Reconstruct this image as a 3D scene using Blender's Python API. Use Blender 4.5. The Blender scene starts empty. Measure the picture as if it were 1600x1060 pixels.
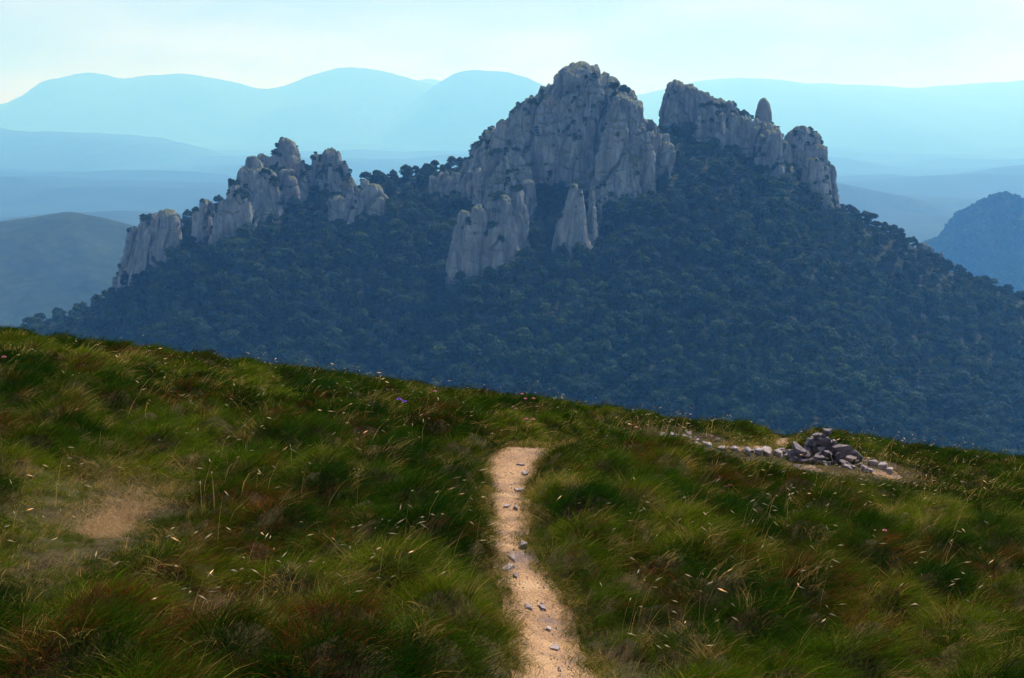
import bpy, bmesh, math, random
import numpy as np
from mathutils import Vector, Matrix

random.seed(7)
RNG = np.random.default_rng(11)
scene = bpy.context.scene
COL = scene.collection

# ------------------------------------------------------------------ camera
FPX = 2200.0                       # focal length in pixels of the 1600 px wide frame
TH = math.atan(340.0 / FPX)        # downward pitch (horizon at y = 190)
cam_d = bpy.data.cameras.new("camera")
cam_d.sensor_width = 36.0
cam_d.lens = FPX / 1600.0 * 36.0
cam_d.clip_start = 0.1
cam_d.clip_end = 60000.0
cam = bpy.data.objects.new("camera", cam_d)
COL.objects.link(cam)
cam.location = (0, 0, 0)
cam.rotation_euler = (math.pi / 2 - TH, 0, 0)
scene.camera = cam

# ------------------------------------------------------------------ light
SUN_EL, SUN_AZ = math.radians(54), math.radians(40)     # azimuth measured from +Y (view) towards +X
world = bpy.data.worlds.new("World")
scene.world = world
world.use_nodes = True
wn, wl = world.node_tree.nodes, world.node_tree.links
wn.clear()
w_out = wn.new("ShaderNodeOutputWorld")
w_bg = wn.new("ShaderNodeBackground")
w_bg.inputs["Strength"].default_value = 0.10
w_sky = wn.new("ShaderNodeTexSky")
w_sky.sky_type = 'NISHITA'
w_sky.sun_disc = False
w_sky.sun_elevation = SUN_EL
w_sky.sun_rotation = SUN_AZ
w_sky.altitude = 1000
w_sky.air_density = 1.0
w_sky.dust_density = 1.0
w_sky.ozone_density = 1.0
w_tc = wn.new("ShaderNodeTexCoord")
w_map = wn.new("ShaderNodeMapping")
w_map.inputs["Scale"].default_value = (5, 5, 16)
w_noise = wn.new("ShaderNodeTexNoise")
w_noise.inputs["Scale"].default_value = 1.3
w_noise.inputs["Detail"].default_value = 6
w_ramp = wn.new("ShaderNodeMapRange")
w_ramp.inputs["From Min"].default_value = 0.42
w_ramp.inputs["From Max"].default_value = 0.66
w_ramp.inputs["To Max"].default_value = 0.8
w_mix = wn.new("ShaderNodeMix")
w_mix.data_type = 'RGBA'
w_mix.inputs["B"].default_value = (2.6, 3.6, 3.35, 1)   # thin bright cloud
wl.new(w_tc.outputs["Generated"], w_map.inputs["Vector"])
wl.new(w_map.outputs[0], w_noise.inputs["Vector"])
wl.new(w_noise.outputs["Fac"], w_ramp.inputs["Value"])
w_sep = wn.new("ShaderNodeSeparateXYZ"); wl.new(w_tc.outputs["Generated"], w_sep.inputs[0])
w_hor = wn.new("ShaderNodeMapRange"); w_hor.interpolation_type = 'SMOOTHSTEP'      # summer haze whitens the sky towards the horizon
w_hor.inputs["From Min"].default_value = 0.0; w_hor.inputs["From Max"].default_value = 0.22
w_hor.inputs["To Min"].default_value = 0.85; w_hor.inputs["To Max"].default_value = 0.0
wl.new(w_sep.outputs["Z"], w_hor.inputs["Value"])
wl.new(w_hor.outputs[0], w_mix.inputs["Factor"])
wl.new(w_sky.outputs[0], w_mix.inputs["A"])
w_cl = wn.new("ShaderNodeMix"); w_cl.data_type = 'RGBA'; w_cl.inputs["B"].default_value = (5.6, 6.2, 5.8, 1)
wl.new(w_ramp.outputs[0], w_cl.inputs["Factor"]); wl.new(w_mix.outputs["Result"], w_cl.inputs["A"])
wl.new(w_cl.outputs["Result"], w_bg.inputs["Color"])
wl.new(w_bg.outputs[0], w_out.inputs["Surface"])

sun_d = bpy.data.lights.new("sun", 'SUN')
sun_d.energy = 5.0
sun_d.angle = math.radians(0.53)
sun_d.color = (1.0, 0.95, 0.87)
sun = bpy.data.objects.new("sun", sun_d)
COL.objects.link(sun)
S_DIR = Vector((math.sin(SUN_AZ) * math.cos(SUN_EL), math.cos(SUN_AZ) * math.cos(SUN_EL), math.sin(SUN_EL)))
sun.rotation_euler = S_DIR.to_track_quat('Z', 'Y').to_euler()
sun.location = (0, 0, 40)

scene.view_settings.view_transform = 'Standard'
scene.view_settings.look = 'None'
scene.view_settings.gamma = 1.0
scene.view_settings.use_curve_mapping = False
scene.view_settings.exposure = 0.58
scene.render.engine = 'CYCLES'
scene.cycles.use_denoising = True
scene.cycles.use_adaptive_sampling = True
scene.cycles.adaptive_threshold = 0.03
scene.cycles.max_bounces = 5
scene.cycles.diffuse_bounces = 2
scene.cycles.transmission_bounces = 3
scene.cycles.volume_bounces = 1
scene.cycles.sample_clamp_indirect = 6.0

HAZE_DENSITY = 0.00016
HAZE_COLOR = (0.122, 0.395, 1.0)

# ------------------------------------------------------------------ helpers
def ray(px, py):
    """Slope of the sight line of a photo pixel: x per metre and z per metre of +Y."""
    cx, cy = (px - 800.0) / FPX, (530.0 - py) / FPX
    yy = math.cos(TH) + cy * math.sin(TH)
    return cx / yy, (-math.sin(TH) + cy * math.cos(TH)) / yy

def at(px, py, Y):
    u, w = ray(px, py)
    return Vector((u * Y, Y, w * Y))

def pix(x, y, z):
    x, y, z = np.asarray(x), np.asarray(y), np.asarray(z)
    d = y * math.cos(TH) - z * math.sin(TH)
    h = y * math.sin(TH) + z * math.cos(TH)
    return 800 + FPX * x / d, 530 - FPX * h / d

def _hash(ix, iy, iz, seed):
    h = (ix.astype(np.uint32) * np.uint32(374761393) + iy.astype(np.uint32) * np.uint32(668265263)
         + iz.astype(np.uint32) * np.uint32(2147483647 - 55) + np.uint32(seed * 97 + 13) * np.uint32(1274126177))
    h = (h ^ (h >> np.uint32(13))) * np.uint32(1274126177)
    h = (h ^ (h >> np.uint32(16))) * np.uint32(2246822519)
    return h ^ (h >> np.uint32(15))

def noise(x, y, z=0.0, seed=0):
    """Vectorised gradient noise, about -1..1."""
    x, y, z = np.broadcast_arrays(np.asarray(x, float), np.asarray(y, float), np.asarray(z, float))
    xi, yi, zi = np.floor(x), np.floor(y), np.floor(z)
    fx, fy, fz = x - xi, y - yi, z - zi
    xi, yi, zi = xi.astype(np.int64), yi.astype(np.int64), zi.astype(np.int64)
    ux, uy, uz = (f * f * f * (f * (f * 6 - 15) + 10) for f in (fx, fy, fz))
    def g(dx, dy, dz):
        h = _hash((xi + dx) & 0xffff, (yi + dy) & 0xffff, (zi + dz) & 0xffff, seed)
        a = (h & np.uint32(1023)).astype(float) / 1023 * 2 * math.pi
        c = ((h >> np.uint32(10)) & np.uint32(1023)).astype(float) / 1023 * 2 - 1
        s = np.sqrt(1 - c * c)
        return (np.cos(a) * s * (fx - dx) + np.sin(a) * s * (fy - dy) + c * (fz - dz))
    def l(a, b, t): return a + (b - a) * t
    r = l(l(l(g(0, 0, 0), g(1, 0, 0), ux), l(g(0, 1, 0), g(1, 1, 0), ux), uy),
          l(l(g(0, 0, 1), g(1, 0, 1), ux), l(g(0, 1, 1), g(1, 1, 1), ux), uy), uz)
    return r * 1.6

def fbm(x, y, z=0.0, seed=0, oct=4, gain=0.5):
    s, a, f = 0.0, 1.0, 1.0
    for i in range(oct):
        s = s + a * noise(np.asarray(x) * f, np.asarray(y) * f, np.asarray(z) * f, seed + i * 7)
        a *= gain; f *= 2.03
    return s

def ss(a, b, x):
    t = np.clip((np.asarray(x, float) - a) / (b - a), 0, 1)
    return t * t * (3 - 2 * t)

def mesh_np(name, verts, quads=None, tris=None, smooth=True):
    me = bpy.data.meshes.new(name)
    verts = np.ascontiguousarray(verts, np.float32)
    nq = 0 if quads is None else len(quads)
    nt = 0 if tris is None else len(tris)
    me.vertices.add(len(verts))
    me.vertices.foreach_set("co", verts.ravel())
    loops = []
    if nq: loops.append(np.asarray(quads, np.int32).ravel())
    if nt: loops.append(np.asarray(tris, np.int32).ravel())
    loops = np.concatenate(loops)
    me.loops.add(len(loops))
    me.loops.foreach_set("vertex_index", loops)
    me.polygons.add(nq + nt)
    starts = np.concatenate([np.arange(nq) * 4, nq * 4 + np.arange(nt) * 3]).astype(np.int32)
    tot = np.concatenate([np.full(nq, 4), np.full(nt, 3)]).astype(np.int32)
    me.polygons.foreach_set("loop_start", starts)
    me.polygons.foreach_set("loop_total", tot)
    me.polygons.foreach_set("use_smooth", np.full(nq + nt, smooth))
    me.update(calc_edges=True)
    return me

def link(name, me, mat=None, parent=None):
    o = bpy.data.objects.new(name, me)
    COL.objects.link(o)
    if mat is not None:
        for m in (mat if isinstance(mat, (list, tuple)) else [mat]):
            me.materials.append(m)
    if parent is not None:
        o.parent = parent
    return o

def tag(o, label=None, cat=None, group=None, kind=None):
    if label: o["label"] = label
    if cat: o["category"] = cat
    if group: o["group"] = group
    if kind: o["kind"] = kind
    return o

def grid_mesh(name, X, Y, Z):
    ny, nx = X.shape
    v = np.stack([X, Y, Z], -1).reshape(-1, 3)
    i = np.arange(nx * ny).reshape(ny, nx)
    q = np.stack([i[:-1, :-1], i[:-1, 1:], i[1:, 1:], i[1:, :-1]], -1).reshape(-1, 4)
    return mesh_np(name, v, q)

def grade(a, b, n, f=lambda t: t):
    return a + (b - a) * f(np.linspace(0, 1, n))

# ------------------------------------------------------------------ materials
def mat(name, rough=0.9):
    m = bpy.data.materials.new(name)
    m.use_nodes = True
    nt = m.node_tree
    b = nt.nodes["Principled BSDF"]
    b.inputs["Roughness"].default_value = rough
    b.inputs["Specular IOR Level"].default_value = 0.15
    return m, nt.nodes, nt.links, b

def tex(n, l, scale, detail=5, vec=None, rough=0.55):
    t = n.new("ShaderNodeTexNoise")
    t.inputs["Scale"].default_value = scale
    t.inputs["Detail"].default_value = detail
    t.inputs["Roughness"].default_value = rough
    if vec is not None: l.new(vec, t.inputs["Vector"])
    return t

def ramp(n, l, src, stops):
    r = n.new("ShaderNodeValToRGB")
    cr = r.color_ramp
    while len(cr.elements) < len(stops): cr.elements.new(0.5)
    for e, (p, c) in zip(cr.elements, stops):
        e.position = p; e.color = (*c, 1)
    l.new(src, r.inputs[0])
    return r

def mixc(n, l, fac, a, b, mode='MIX'):
    m = n.new("ShaderNodeMix"); m.data_type = 'RGBA'; m.blend_type = mode
    for k, v in (("Factor", fac), ("A", a), ("B", b)):
        s = [q for q in m.inputs if q.name == k and q.enabled][0]
        if hasattr(v, "is_linked"): l.new(v, s)
        elif isinstance(v, tuple): s.default_value = (*v, 1)
        else: s.default_value = v
    return [q for q in m.outputs if q.enabled][0]

def pos_map(n, l, scale=(1, 1, 1), obj=False):
    if obj:
        g = n.new("ShaderNodeTexCoord"); src = g.outputs["Object"]
    else:
        g = n.new("ShaderNodeNewGeometry"); src = g.outputs["Position"]
    mp = n.new("ShaderNodeMapping"); mp.inputs["Scale"].default_value = scale
    l.new(src, mp.inputs["Vector"])
    return mp.outputs[0]

def bump(n, l, b, h, strength=0.5, dist=0.1):
    bp = n.new("ShaderNodeBump")
    bp.inputs["Strength"].default_value = strength
    bp.inputs["Distance"].default_value = dist
    l.new(h, bp.inputs["Height"]); l.new(bp.outputs[0], b.inputs["Normal"])

def make_soil():
    m, n, l, b = mat("hillside_soil")
    v = pos_map(n, l)
    a = tex(n, l, 1.1, 6, v); c = tex(n, l, 14, 5, v)
    r = ramp(n, l, a.outputs["Fac"], [(0.3, (0.035, 0.018, 0.008)), (0.5, (0.045, 0.032, 0.010)), (0.7, (0.055, 0.05, 0.014))])
    o = mixc(n, l, 0.6, r.outputs[0], ramp(n, l, c.outputs["Fac"], [(0.3, (0.35, 0.3, 0.25)), (0.7, (1, 0.95, 0.85))]).outputs[0], 'MULTIPLY')
    l.new(o, b.inputs["Base Color"]); bump(n, l, b, c.outputs["Fac"], 0.8, 0.05)
    return m

def make_path():
    m, n, l, b = mat("path_sand")
    v = pos_map(n, l)
    a = tex(n, l, 2.2, 5, v); c = tex(n, l, 45, 4, v); d = tex(n, l, 160, 2, v)
    r = ramp(n, l, a.outputs["Fac"], [(0.33, (0.17, 0.12, 0.115)), (0.45, (0.29, 0.175, 0.105)), (0.56, (0.38, 0.235, 0.135)), (0.7, (0.45, 0.29, 0.17))])
    o = mixc(n, l, 0.65, r.outputs[0], ramp(n, l, c.outputs["Fac"], [(0.32, (0.42, 0.36, 0.33)), (0.55, (1, 1, 1))]).outputs[0], 'MULTIPLY')
    o = mixc(n, l, 0.5, o, ramp(n, l, d.outputs["Fac"], [(0.35, (0.5, 0.42, 0.36)), (0.6, (1, 1, 1))]).outputs[0], 'MULTIPLY')
    l.new(o, b.inputs["Base Color"]); bump(n, l, b, c.outputs["Fac"], 0.9, 0.02)
    return m

def make_stone(name, lo, hi):
    m, n, l, b = mat(name, 0.8)
    v = pos_map(n, l)
    oi = n.new("ShaderNodeObjectInfo")
    a = tex(n, l, 9, 7, v, 0.65); c = tex(n, l, 60, 4, v)
    r = ramp(n, l, a.outputs["Fac"], [(0.3, lo), (0.7, hi)])
    o = mixc(n, l, 0.5, r.outputs[0], ramp(n, l, c.outputs["Fac"], [(0.35, (0.45, 0.42, 0.42)), (0.6, (1, 1, 1))]).outputs[0], 'MULTIPLY')
    t = ramp(n, l, oi.outputs["Random"], [(0, (0.75, 0.72, 0.78)), (0.5, (1, 1, 1)), (1, (0.95, 0.88, 0.86))])
    o = mixc(n, l, 1.0, o, t.outputs[0], 'MULTIPLY')
    l.new(o, b.inputs["Base Color"]); bump(n, l, b, c.outputs["Fac"], 0.5, 0.012)
    return m

def make_crag():
    m, n, l, b = mat("limestone", 0.9)
    v = pos_map(n, l, (0.16, 0.16, 0.035)); v2 = pos_map(n, l); v3 = pos_map(n, l, (0.5, 0.5, 0.12))
    a = tex(n, l, 1.0, 6, v, 0.6); c = tex(n, l, 0.05, 5, v2); f = tex(n, l, 1.0, 6, v3, 0.65)
    r = ramp(n, l, a.outputs["Fac"], [(0.28, (0.07, 0.08, 0.098)), (0.45, (0.14, 0.15, 0.165)), (0.7, (0.27, 0.275, 0.28))])
    o = mixc(n, l, 0.55, r.outputs[0], ramp(n, l, f.outputs["Fac"], [(0.33, (0.35, 0.34, 0.36)), (0.55, (1, 1, 1))]).outputs[0], 'MULTIPLY')
    o = mixc(n, l, ramp(n, l, c.outputs["Fac"], [(0.55, (0, 0, 0)), (0.7, (0.55, 0.55, 0.55))]).outputs[0], o, (0.15, 0.125, 0.115))
    # grass and moss holding on ledges that face up
    g = n.new("ShaderNodeNewGeometry"); sx = n.new("ShaderNodeSeparateXYZ"); l.new(g.outputs["Normal"], sx.inputs[0])
    ad = n.new("ShaderNodeMath"); ad.operation = 'MULTIPLY_ADD'
    nz = tex(n, l, 0.12, 6, v2, 0.7)
    ad.inputs[1].default_value = 0.9; l.new(nz.outputs["Fac"], ad.inputs[0]); l.new(sx.outputs["Z"], ad.inputs[2])
    mk = ramp(n, l, ad.outputs[0], [(0.93, (0, 0, 0)), (1.0, (0.8, 0.8, 0.8))])
    o = mixc(n, l, mk.outputs[0], o, (0.07, 0.085, 0.032))
    l.new(o, b.inputs["Base Color"]); bump(n, l, b, f.outputs["Fac"], 0.9, 1.2)
    return m

def make_woodland(name, lo, hi, scale):
    m, n, l, b = mat(name, 1.0)
    v = pos_map(n, l)
    a = tex(n, l, scale, 8, v, 0.65); c = n.new("ShaderNodeTexVoronoi"); c.inputs["Scale"].default_value = scale * 9
    l.new(v, c.inputs["Vector"])
    r = ramp(n, l, a.outputs["Fac"], [(0.3, lo), (0.7, hi)])
    o = mixc(n, l, 0.6, r.outputs[0], ramp(n, l, c.outputs["Distance"], [(0.1, (1, 1, 1)), (0.7, (0.4, 0.4, 0.4))]).outputs[0], 'MULTIPLY')
    l.new(o, b.inputs["Base Color"])
    bump(n, l, b, c.outputs["Distance"], 0.6, 3.0)
    return m

def make_leaf(name, cols, trans=0.2):
    m, n, l, b = mat(name, 0.8)
    oi = n.new("ShaderNodeObjectInfo")
    r = ramp(n, l, oi.outputs["Random"], cols)
    ge = n.new("ShaderNodeNewGeometry")
    pn = tex(n, l, 0.022, 4, pos_map(n, l)); pr = ramp(n, l, pn.outputs["Fac"], [(0.35, (0.62, 0.7, 0.8)), (0.65, (1.45, 1.3, 1.05))])
    r2 = mixc(n, l, 1.0, r.outputs[0], pr.outputs[0], 'MULTIPLY')
    rr = ramp(n, l, ge.outputs["Random Per Island"], [(0, (0.85, 0.85, 0.85)), (1, (1.12, 1.12, 1.12))])
    o = mixc(n, l, 1.0, r2, rr.outputs[0], 'MULTIPLY')
    l.new(o, b.inputs["Base Color"])
    t = n.new("ShaderNodeBsdfTranslucent"); l.new(o, t.inputs[0])
    mx = n.new("ShaderNodeMixShader"); mx.inputs[0].default_value = trans
    l.new(b.outputs[0], mx.inputs[1]); l.new(t.outputs[0], mx.inputs[2])
    l.new(mx.outputs[0], n["Material Output"].inputs[0])
    return m

def make_grass(instanced=True):
    m, n, l, b = mat("grass_blades", 0.6)
    at_ = n.new("ShaderNodeAttribute")
    at_.attribute_name = "tuft_tint" if instanced else "tint"
    if instanced: at_.attribute_type = 'INSTANCER'
    ge = n.new("ShaderNodeNewGeometry")
    v = ramp(n, l, ge.outputs["Random Per Island"], [(0, (0.5, 0.52, 0.5)), (0.6, (0.9, 0.9, 0.9)), (0.9, (1.3, 1.25, 1.1)), (1, (2.4, 1.9, 1.6))])
    c = mixc(n, l, 1.0, at_.outputs["Color"], v.outputs[0], 'MULTIPLY')
    l.new(c, b.inputs["Base Color"])
    b.inputs["Specular IOR Level"].default_value = 0.0
    t = n.new("ShaderNodeBsdfTranslucent"); l.new(c, t.inputs[0])
    mx = n.new("ShaderNodeMixShader"); mx.inputs[0].default_value = 0.35
    l.new(b.outputs[0], mx.inputs[1]); l.new(t.outputs[0], mx.inputs[2])
    l.new(mx.outputs[0], n["Material Output"].inputs[0])
    return m

def plain(name, c, rough=0.8):
    m, n, l, b = mat(name, rough)
    v = pos_map(n, l)
    a = tex(n, l, 40, 3, v)
    o = mixc(n, l, 1.0, c, ramp(n, l, a.outputs["Fac"], [(0.3, (0.7, 0.7, 0.7)), (0.7, (1.1, 1.1, 1.1))]).outputs[0], 'MULTIPLY')
    l.new(o, b.inputs["Base Color"])
    return m

M_SOIL, M_PATH, M_CRAG = make_soil(), make_path(), make_crag()
M_STONE = make_stone("cairn_stone", (0.065, 0.05, 0.066), (0.24, 0.20, 0.22))
M_SLAB = make_stone("path_stone", (0.16, 0.13, 0.14), (0.38, 0.325, 0.335))
M_FLOOR = make_woodland("forest_floor", (0.009, 0.017, 0.008), (0.022, 0.032, 0.014), 0.03)
M_FAR = make_woodland("distant_woodland", (0.010, 0.022, 0.010), (0.032, 0.048, 0.020), 0.006)
M_LEAF = make_leaf("tree_leaves", [(0, (0.010, 0.030, 0.010)), (0.5, (0.015, 0.038, 0.012)), (0.85, (0.021, 0.048, 0.014)), (1, (0.036, 0.066, 0.022))])
M_BARK = plain("bark", (0.09, 0.075, 0.06))
M_GRASS, M_SEED = make_grass(), make_grass(False)

# ------------------------------------------------------------------ near hillside
H0, B0, B1, CQ = 2.3, 0.05, 0.128, 0.00256

def smooth_hill(px, py):
    u, w = ray(px, py)
    k = -w - B0 - B1 * u
    disc = k * k - 4 * CQ * H0
    return (u * 30.0, 30.0) if disc <= 0 else (lambda t: (u * t, t))((k - math.sqrt(disc)) / (2 * CQ))

SWELL = np.array([smooth_hill(*p) for p in ((1045, 684), (1120, 697), (1200, 712), (1296, 724), (1385, 740))])

def hill_raw(x, y):
    x, y = np.asarray(x, float), np.asarray(y, float)
    z = -H0 - B0 * y - B1 * x - CQ * y * y
    z = z + 0.10 * noise(x * .55, y * .55, 0, 3) + 0.045 * noise(x * 1.3, y * 1.3, 0, 4) + .02 * noise(x * 3.1, y * 3.1, 0, 5)
    z = z + 0.14 * noise(x * .16, y * .16, 0, 6)
    sw = np.zeros(np.shape(x))
    for a, b_ in zip(SWELL[:-1], SWELL[1:]):                 # low swell that carries the stones
        for k in (0, .25, .5, .75):
            c = a + (b_ - a) * k
            sw = np.maximum(sw, np.exp(-(((x - c[0]) / .7) ** 2 + ((y - c[1]) / .8) ** 2)))
    return z + .16 * sw

_T = np.arange(3.5, 36, .03)
def on_hill(px, py):
    """Where a photo pixel's sight line meets the hillside."""
    u, w = ray(px, py)
    g = hill_raw(u * _T, _T) - w * _T
    i = int(np.argmax(g > 0))
    if g[i] <= 0: i = int(np.argmax(g[_T > 12])) + int(np.sum(_T <= 12))
    return (u * _T[i], float(_T[i]))

PATH_L = [(806, 1062), (812, 1010), (800, 950), (786, 900), (778, 860), (768, 820), (766, 780), (762, 745), (761, 722), (764, 709), (774, 700)]
PATH_R = [(930, 1062), (902, 1010), (890, 950), (868, 915), (828, 880), (818, 850), (822, 800), (826, 760), (829, 735), (840, 714), (842, 703)]
path_pts = []
for a, b_ in zip(PATH_L, PATH_R):
    pa, pb = on_hill(*a), on_hill(*b_)
    path_pts.append(((pa[0] + pb[0]) / 2, (pa[1] + pb[1]) / 2, abs(pb[0] - pa[0]) / 2 + .025))
e0 = path_pts[0]
path_pts = [(e0[0] + 0.25, 4.8, 0.24)] + path_pts
# it bends right behind the tussocks, meets the row of stones and goes over the brow
for p_, hw in (((870, 697), .14), ((960, 690), .16), ((1050, 684), .16), ((1120, 694), .15), ((1185, 704), .15), ((1214, 696), .2), ((1222, 690), .2)):
    q = on_hill(*p_); path_pts.append((q[0], q[1], hw))
q = path_pts[-1]
path_pts += [(q[0] + .5, q[1] + 2.5, .25), (q[0] + 1.6, q[1] + 7, .25)]
PP = np.array(path_pts)
# smooth and resample
def resample(P, n):
    t = np.concatenate([[0], np.cumsum(np.hypot(np.diff(P[:, 0]), np.diff(P[:, 1])))])
    s = np.linspace(0, t[-1], n)
    R = np.stack([np.interp(s, t, P[:, k]) for k in range(3)], -1)
    for _ in range(14):
        R[1:-1] = (R[:-2] + 2 * R[1:-1] + R[2:]) / 4
    return R
PATH = resample(PP, 240)

BARE = [(188, 798, .13, .34), (166, 830, .10, .18), (1258, 731, .26, .16), (1384, 740, .22, .14)]   # worn bare patches (pixel, half width, half depth)
BARE = [(*on_hill(px, py), a, b_) for px, py, a, b_ in BARE]

def path_dist(x, y):
    x = np.asarray(x, float).ravel(); y = np.asarray(y, float).ravel()
    d = np.full(x.shape, 1e9)
    for i in range(0, len(PATH), 1):
        d = np.minimum(d, np.hypot(x - PATH[i, 0], y - PATH[i, 1]) - PATH[i, 2])
    return d

def bare_dist(x, y):
    d = np.full(np.shape(x), 9.0)
    for bx, by, a, b_ in BARE:
        d = np.minimum(d, np.hypot((x - bx) / a, (y - by) / b_) - 1)
    return d

# stones of the cairn and of the stone row stand clear of the long grass
CLEAR = [(*on_hill(px, py), r) for px, py, r in [(182, 800, .14), (166, 830, .12), (1240, 716, .3), (1265, 722, .35), (1296, 724, .4), (1330, 726, .4), (1360, 730, .3), (1385, 738, .2), (1296, 735, .3), (1265, 733, .25), (1330, 737, .25)] + [(1045 + 14 * i, 683 + 2.4 * i, .26) for i in range(14)] + [(1215, 698, .3)]]
def clear_dist(x, y):
    d = np.full(np.shape(x), 9.0)
    for cx, cy, r in CLEAR: d = np.minimum(d, np.hypot(x - cx, (y - cy) * np.where(y < cy, .3, .8)) - r)
    return d

def in_view(x, y, m=.5):
    return (np.abs(x) < .375 * y + m)

# places in the photograph: dead reddish hollows, yellow patches with sunlit brightness put into the tint
RUSTY = [(30, 690, 60), (120, 605, 60), (280, 635, 60), (240, 575, 60), (455, 822, 90), (250, 985, 150), (490, 1010, 110), (1145, 770, 80), (1500, 920, 90), (1390, 905, 60), (430, 895, 60), (1020, 740, 60), (1340, 990, 90), (520, 690, 50), (660, 665, 60), (380, 670, 60), (1010, 935, 60), (1235, 930, 70), (1350, 1020, 60)]
YELLOW = [(480, 750, 60), (230, 745, 80), (90, 815, 110), (60, 880, 110), (350, 925, 80), (560, 935, 90), (410, 630, 60), (1400, 800, 130), (1250, 700, 60), (900, 1035, 60), (1450, 1010, 140), (870, 770, 40), (850, 900, 40), (60, 570, 70), (180, 590, 60), (980, 690, 70), (820, 690, 60), (1060, 850, 70), (430, 960, 70)]
def field(spots, x, y):
    f = np.zeros(np.shape(x))
    for px, py, r in spots:
        bx, by = on_hill(px, py); rr = r * by / FPX
        f = np.maximum(f, np.exp(-(((x - bx) / rr) ** 2 + ((y - by) / (rr * 2.0)) ** 2)))
    return f

def rust_at(x, y): return np.clip(field(RUSTY, x, y) * 1.1 + .40 * ss(.3, .6, noise(x * .8, y * .8, 0, 131)), 0, 1)
def yellow_at(x, y): return np.clip(field(YELLOW, x, y) + .7 * ss(.1, .6, noise(x * .6 + 9, y * .45, 0, 133)), 0, 1)

# tussocks
n0 = 11500
tx_ = RNG.uniform(-18, 18, n0 * 3); ty_ = RNG.uniform(4.0, 40, n0 * 3)
k = in_view(tx_, ty_, 3.0); tx_, ty_ = tx_[k][:n0], ty_[k][:n0]
rad = .13 + .24 * RNG.random(len(tx_)) ** 1.3 * (1 + .35 * noise(tx_ * .4, ty_ * .4, 0, 135))
# drop tussocks on the path, on bare ground and in the dead hollows; thin out by spacing
dpath = path_dist(tx_, ty_)
clr = clear_dist(tx_, ty_)
k = (dpath > .03) & (clr > .12) & (bare_dist(tx_, ty_) > .05)
k &= RNG.random(len(tx_)) > .45 * field(RUSTY, tx_, ty_)
tx_, ty_, rad, dpath = tx_[k], ty_[k], rad[k], dpath[k]
order = np.argsort(-rad); sel = []
cell = {}
for i in order:
    c = (int(tx_[i] // .5), int(ty_[i] // .5)); ok = True
    for a in (-1, 0, 1):
        for b_ in (-1, 0, 1):
            for j in cell.get((c[0] + a, c[1] + b_), ()):
                if (tx_[i] - tx_[j]) ** 2 + (ty_[i] - ty_[j]) ** 2 < (.80 * (rad[i] + rad[j])) ** 2: ok = False; break
    if ok: sel.append(i); cell.setdefault(c, []).append(i)
sel = np.array(sel); tx_, ty_, rad, dpath = tx_[sel], ty_[sel], rad[sel], dpath[sel]
xs = np.concatenate([grade(-160, -22, 40, lambda t: 1 - (1 - t) ** 2), np.arange(-21.9, 22, .16), grade(22, 160, 40, lambda t: t ** 2)])
ys = np.concatenate([np.arange(-30, 3, .6), np.arange(3, 38, .14), np.arange(38, 60, .5), grade(60, 440, 70)])
HX, HY = np.meshgrid(xs, ys)
HZ = hill_raw(HX, HY)
nearm = (np.abs(HX) < 23) & (HY > 2) & (HY < 45)
hd = np.full(HX.shape, 9.0)
hd[nearm] = path_dist(HX[nearm], HY[nearm])
MND = np.zeros(HX.shape)
for cx, cy, r in zip(tx_, ty_, rad):                    # every tussock sits on its own hummock
    i0, i1 = np.searchsorted(xs, cx - r), np.searchsorted(xs, cx + r); j0, j1 = np.searchsorted(ys, cy - r), np.searchsorted(ys, cy + r)
    q = np.clip(1 - ((HX[j0:j1, i0:i1] - cx) ** 2 + (HY[j0:j1, i0:i1] - cy) ** 2) / r ** 2, 0, 1)
    MND[j0:j1, i0:i1] += .30 * (r / .4) * (1 - .35 * float(ss(20, 30, cy))) * q ** 1.3
HZ += MND * ss(.0, .30, hd) * ss(.0, 1.5, clear_dist(HX, HY)) * ss(-.1, .5, bare_dist(HX, HY))
HZ -= 0.06 * (1 - ss(-.02, .22, hd))
HZ -= 0.05 * (1 - ss(-.1, .4, bare_dist(HX, HY)))
HZ = np.maximum(HZ, -400 - 0 * HZ)
HZ = np.where(HX * HX > 22 ** 2, HZ, HZ)
o = link("ground", grid_mesh("ground", HX, HY, HZ), M_SOIL); tag(o, "grassy hillside falling away below the camera", kind="structure")

from mathutils.bvhtree import BVHTree
_xs, _ys = xs, ys
def hill(x, y):
    """Height of the hillside sheet (bilinear)."""
    x, y = np.asarray(x, float), np.asarray(y, float)
    i = np.clip(np.searchsorted(_xs, x) - 1, 0, len(_xs) - 2); j = np.clip(np.searchsorted(_ys, y) - 1, 0, len(_ys) - 2)
    fx = (x - _xs[i]) / (_xs[i + 1] - _xs[i]); fy = (y - _ys[j]) / (_ys[j + 1] - _ys[j])
    return (HZ[j, i] * (1 - fx) * (1 - fy) + HZ[j, i + 1] * fx * (1 - fy) + HZ[j + 1, i] * (1 - fx) * fy + HZ[j + 1, i + 1] * fx * fy)

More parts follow.
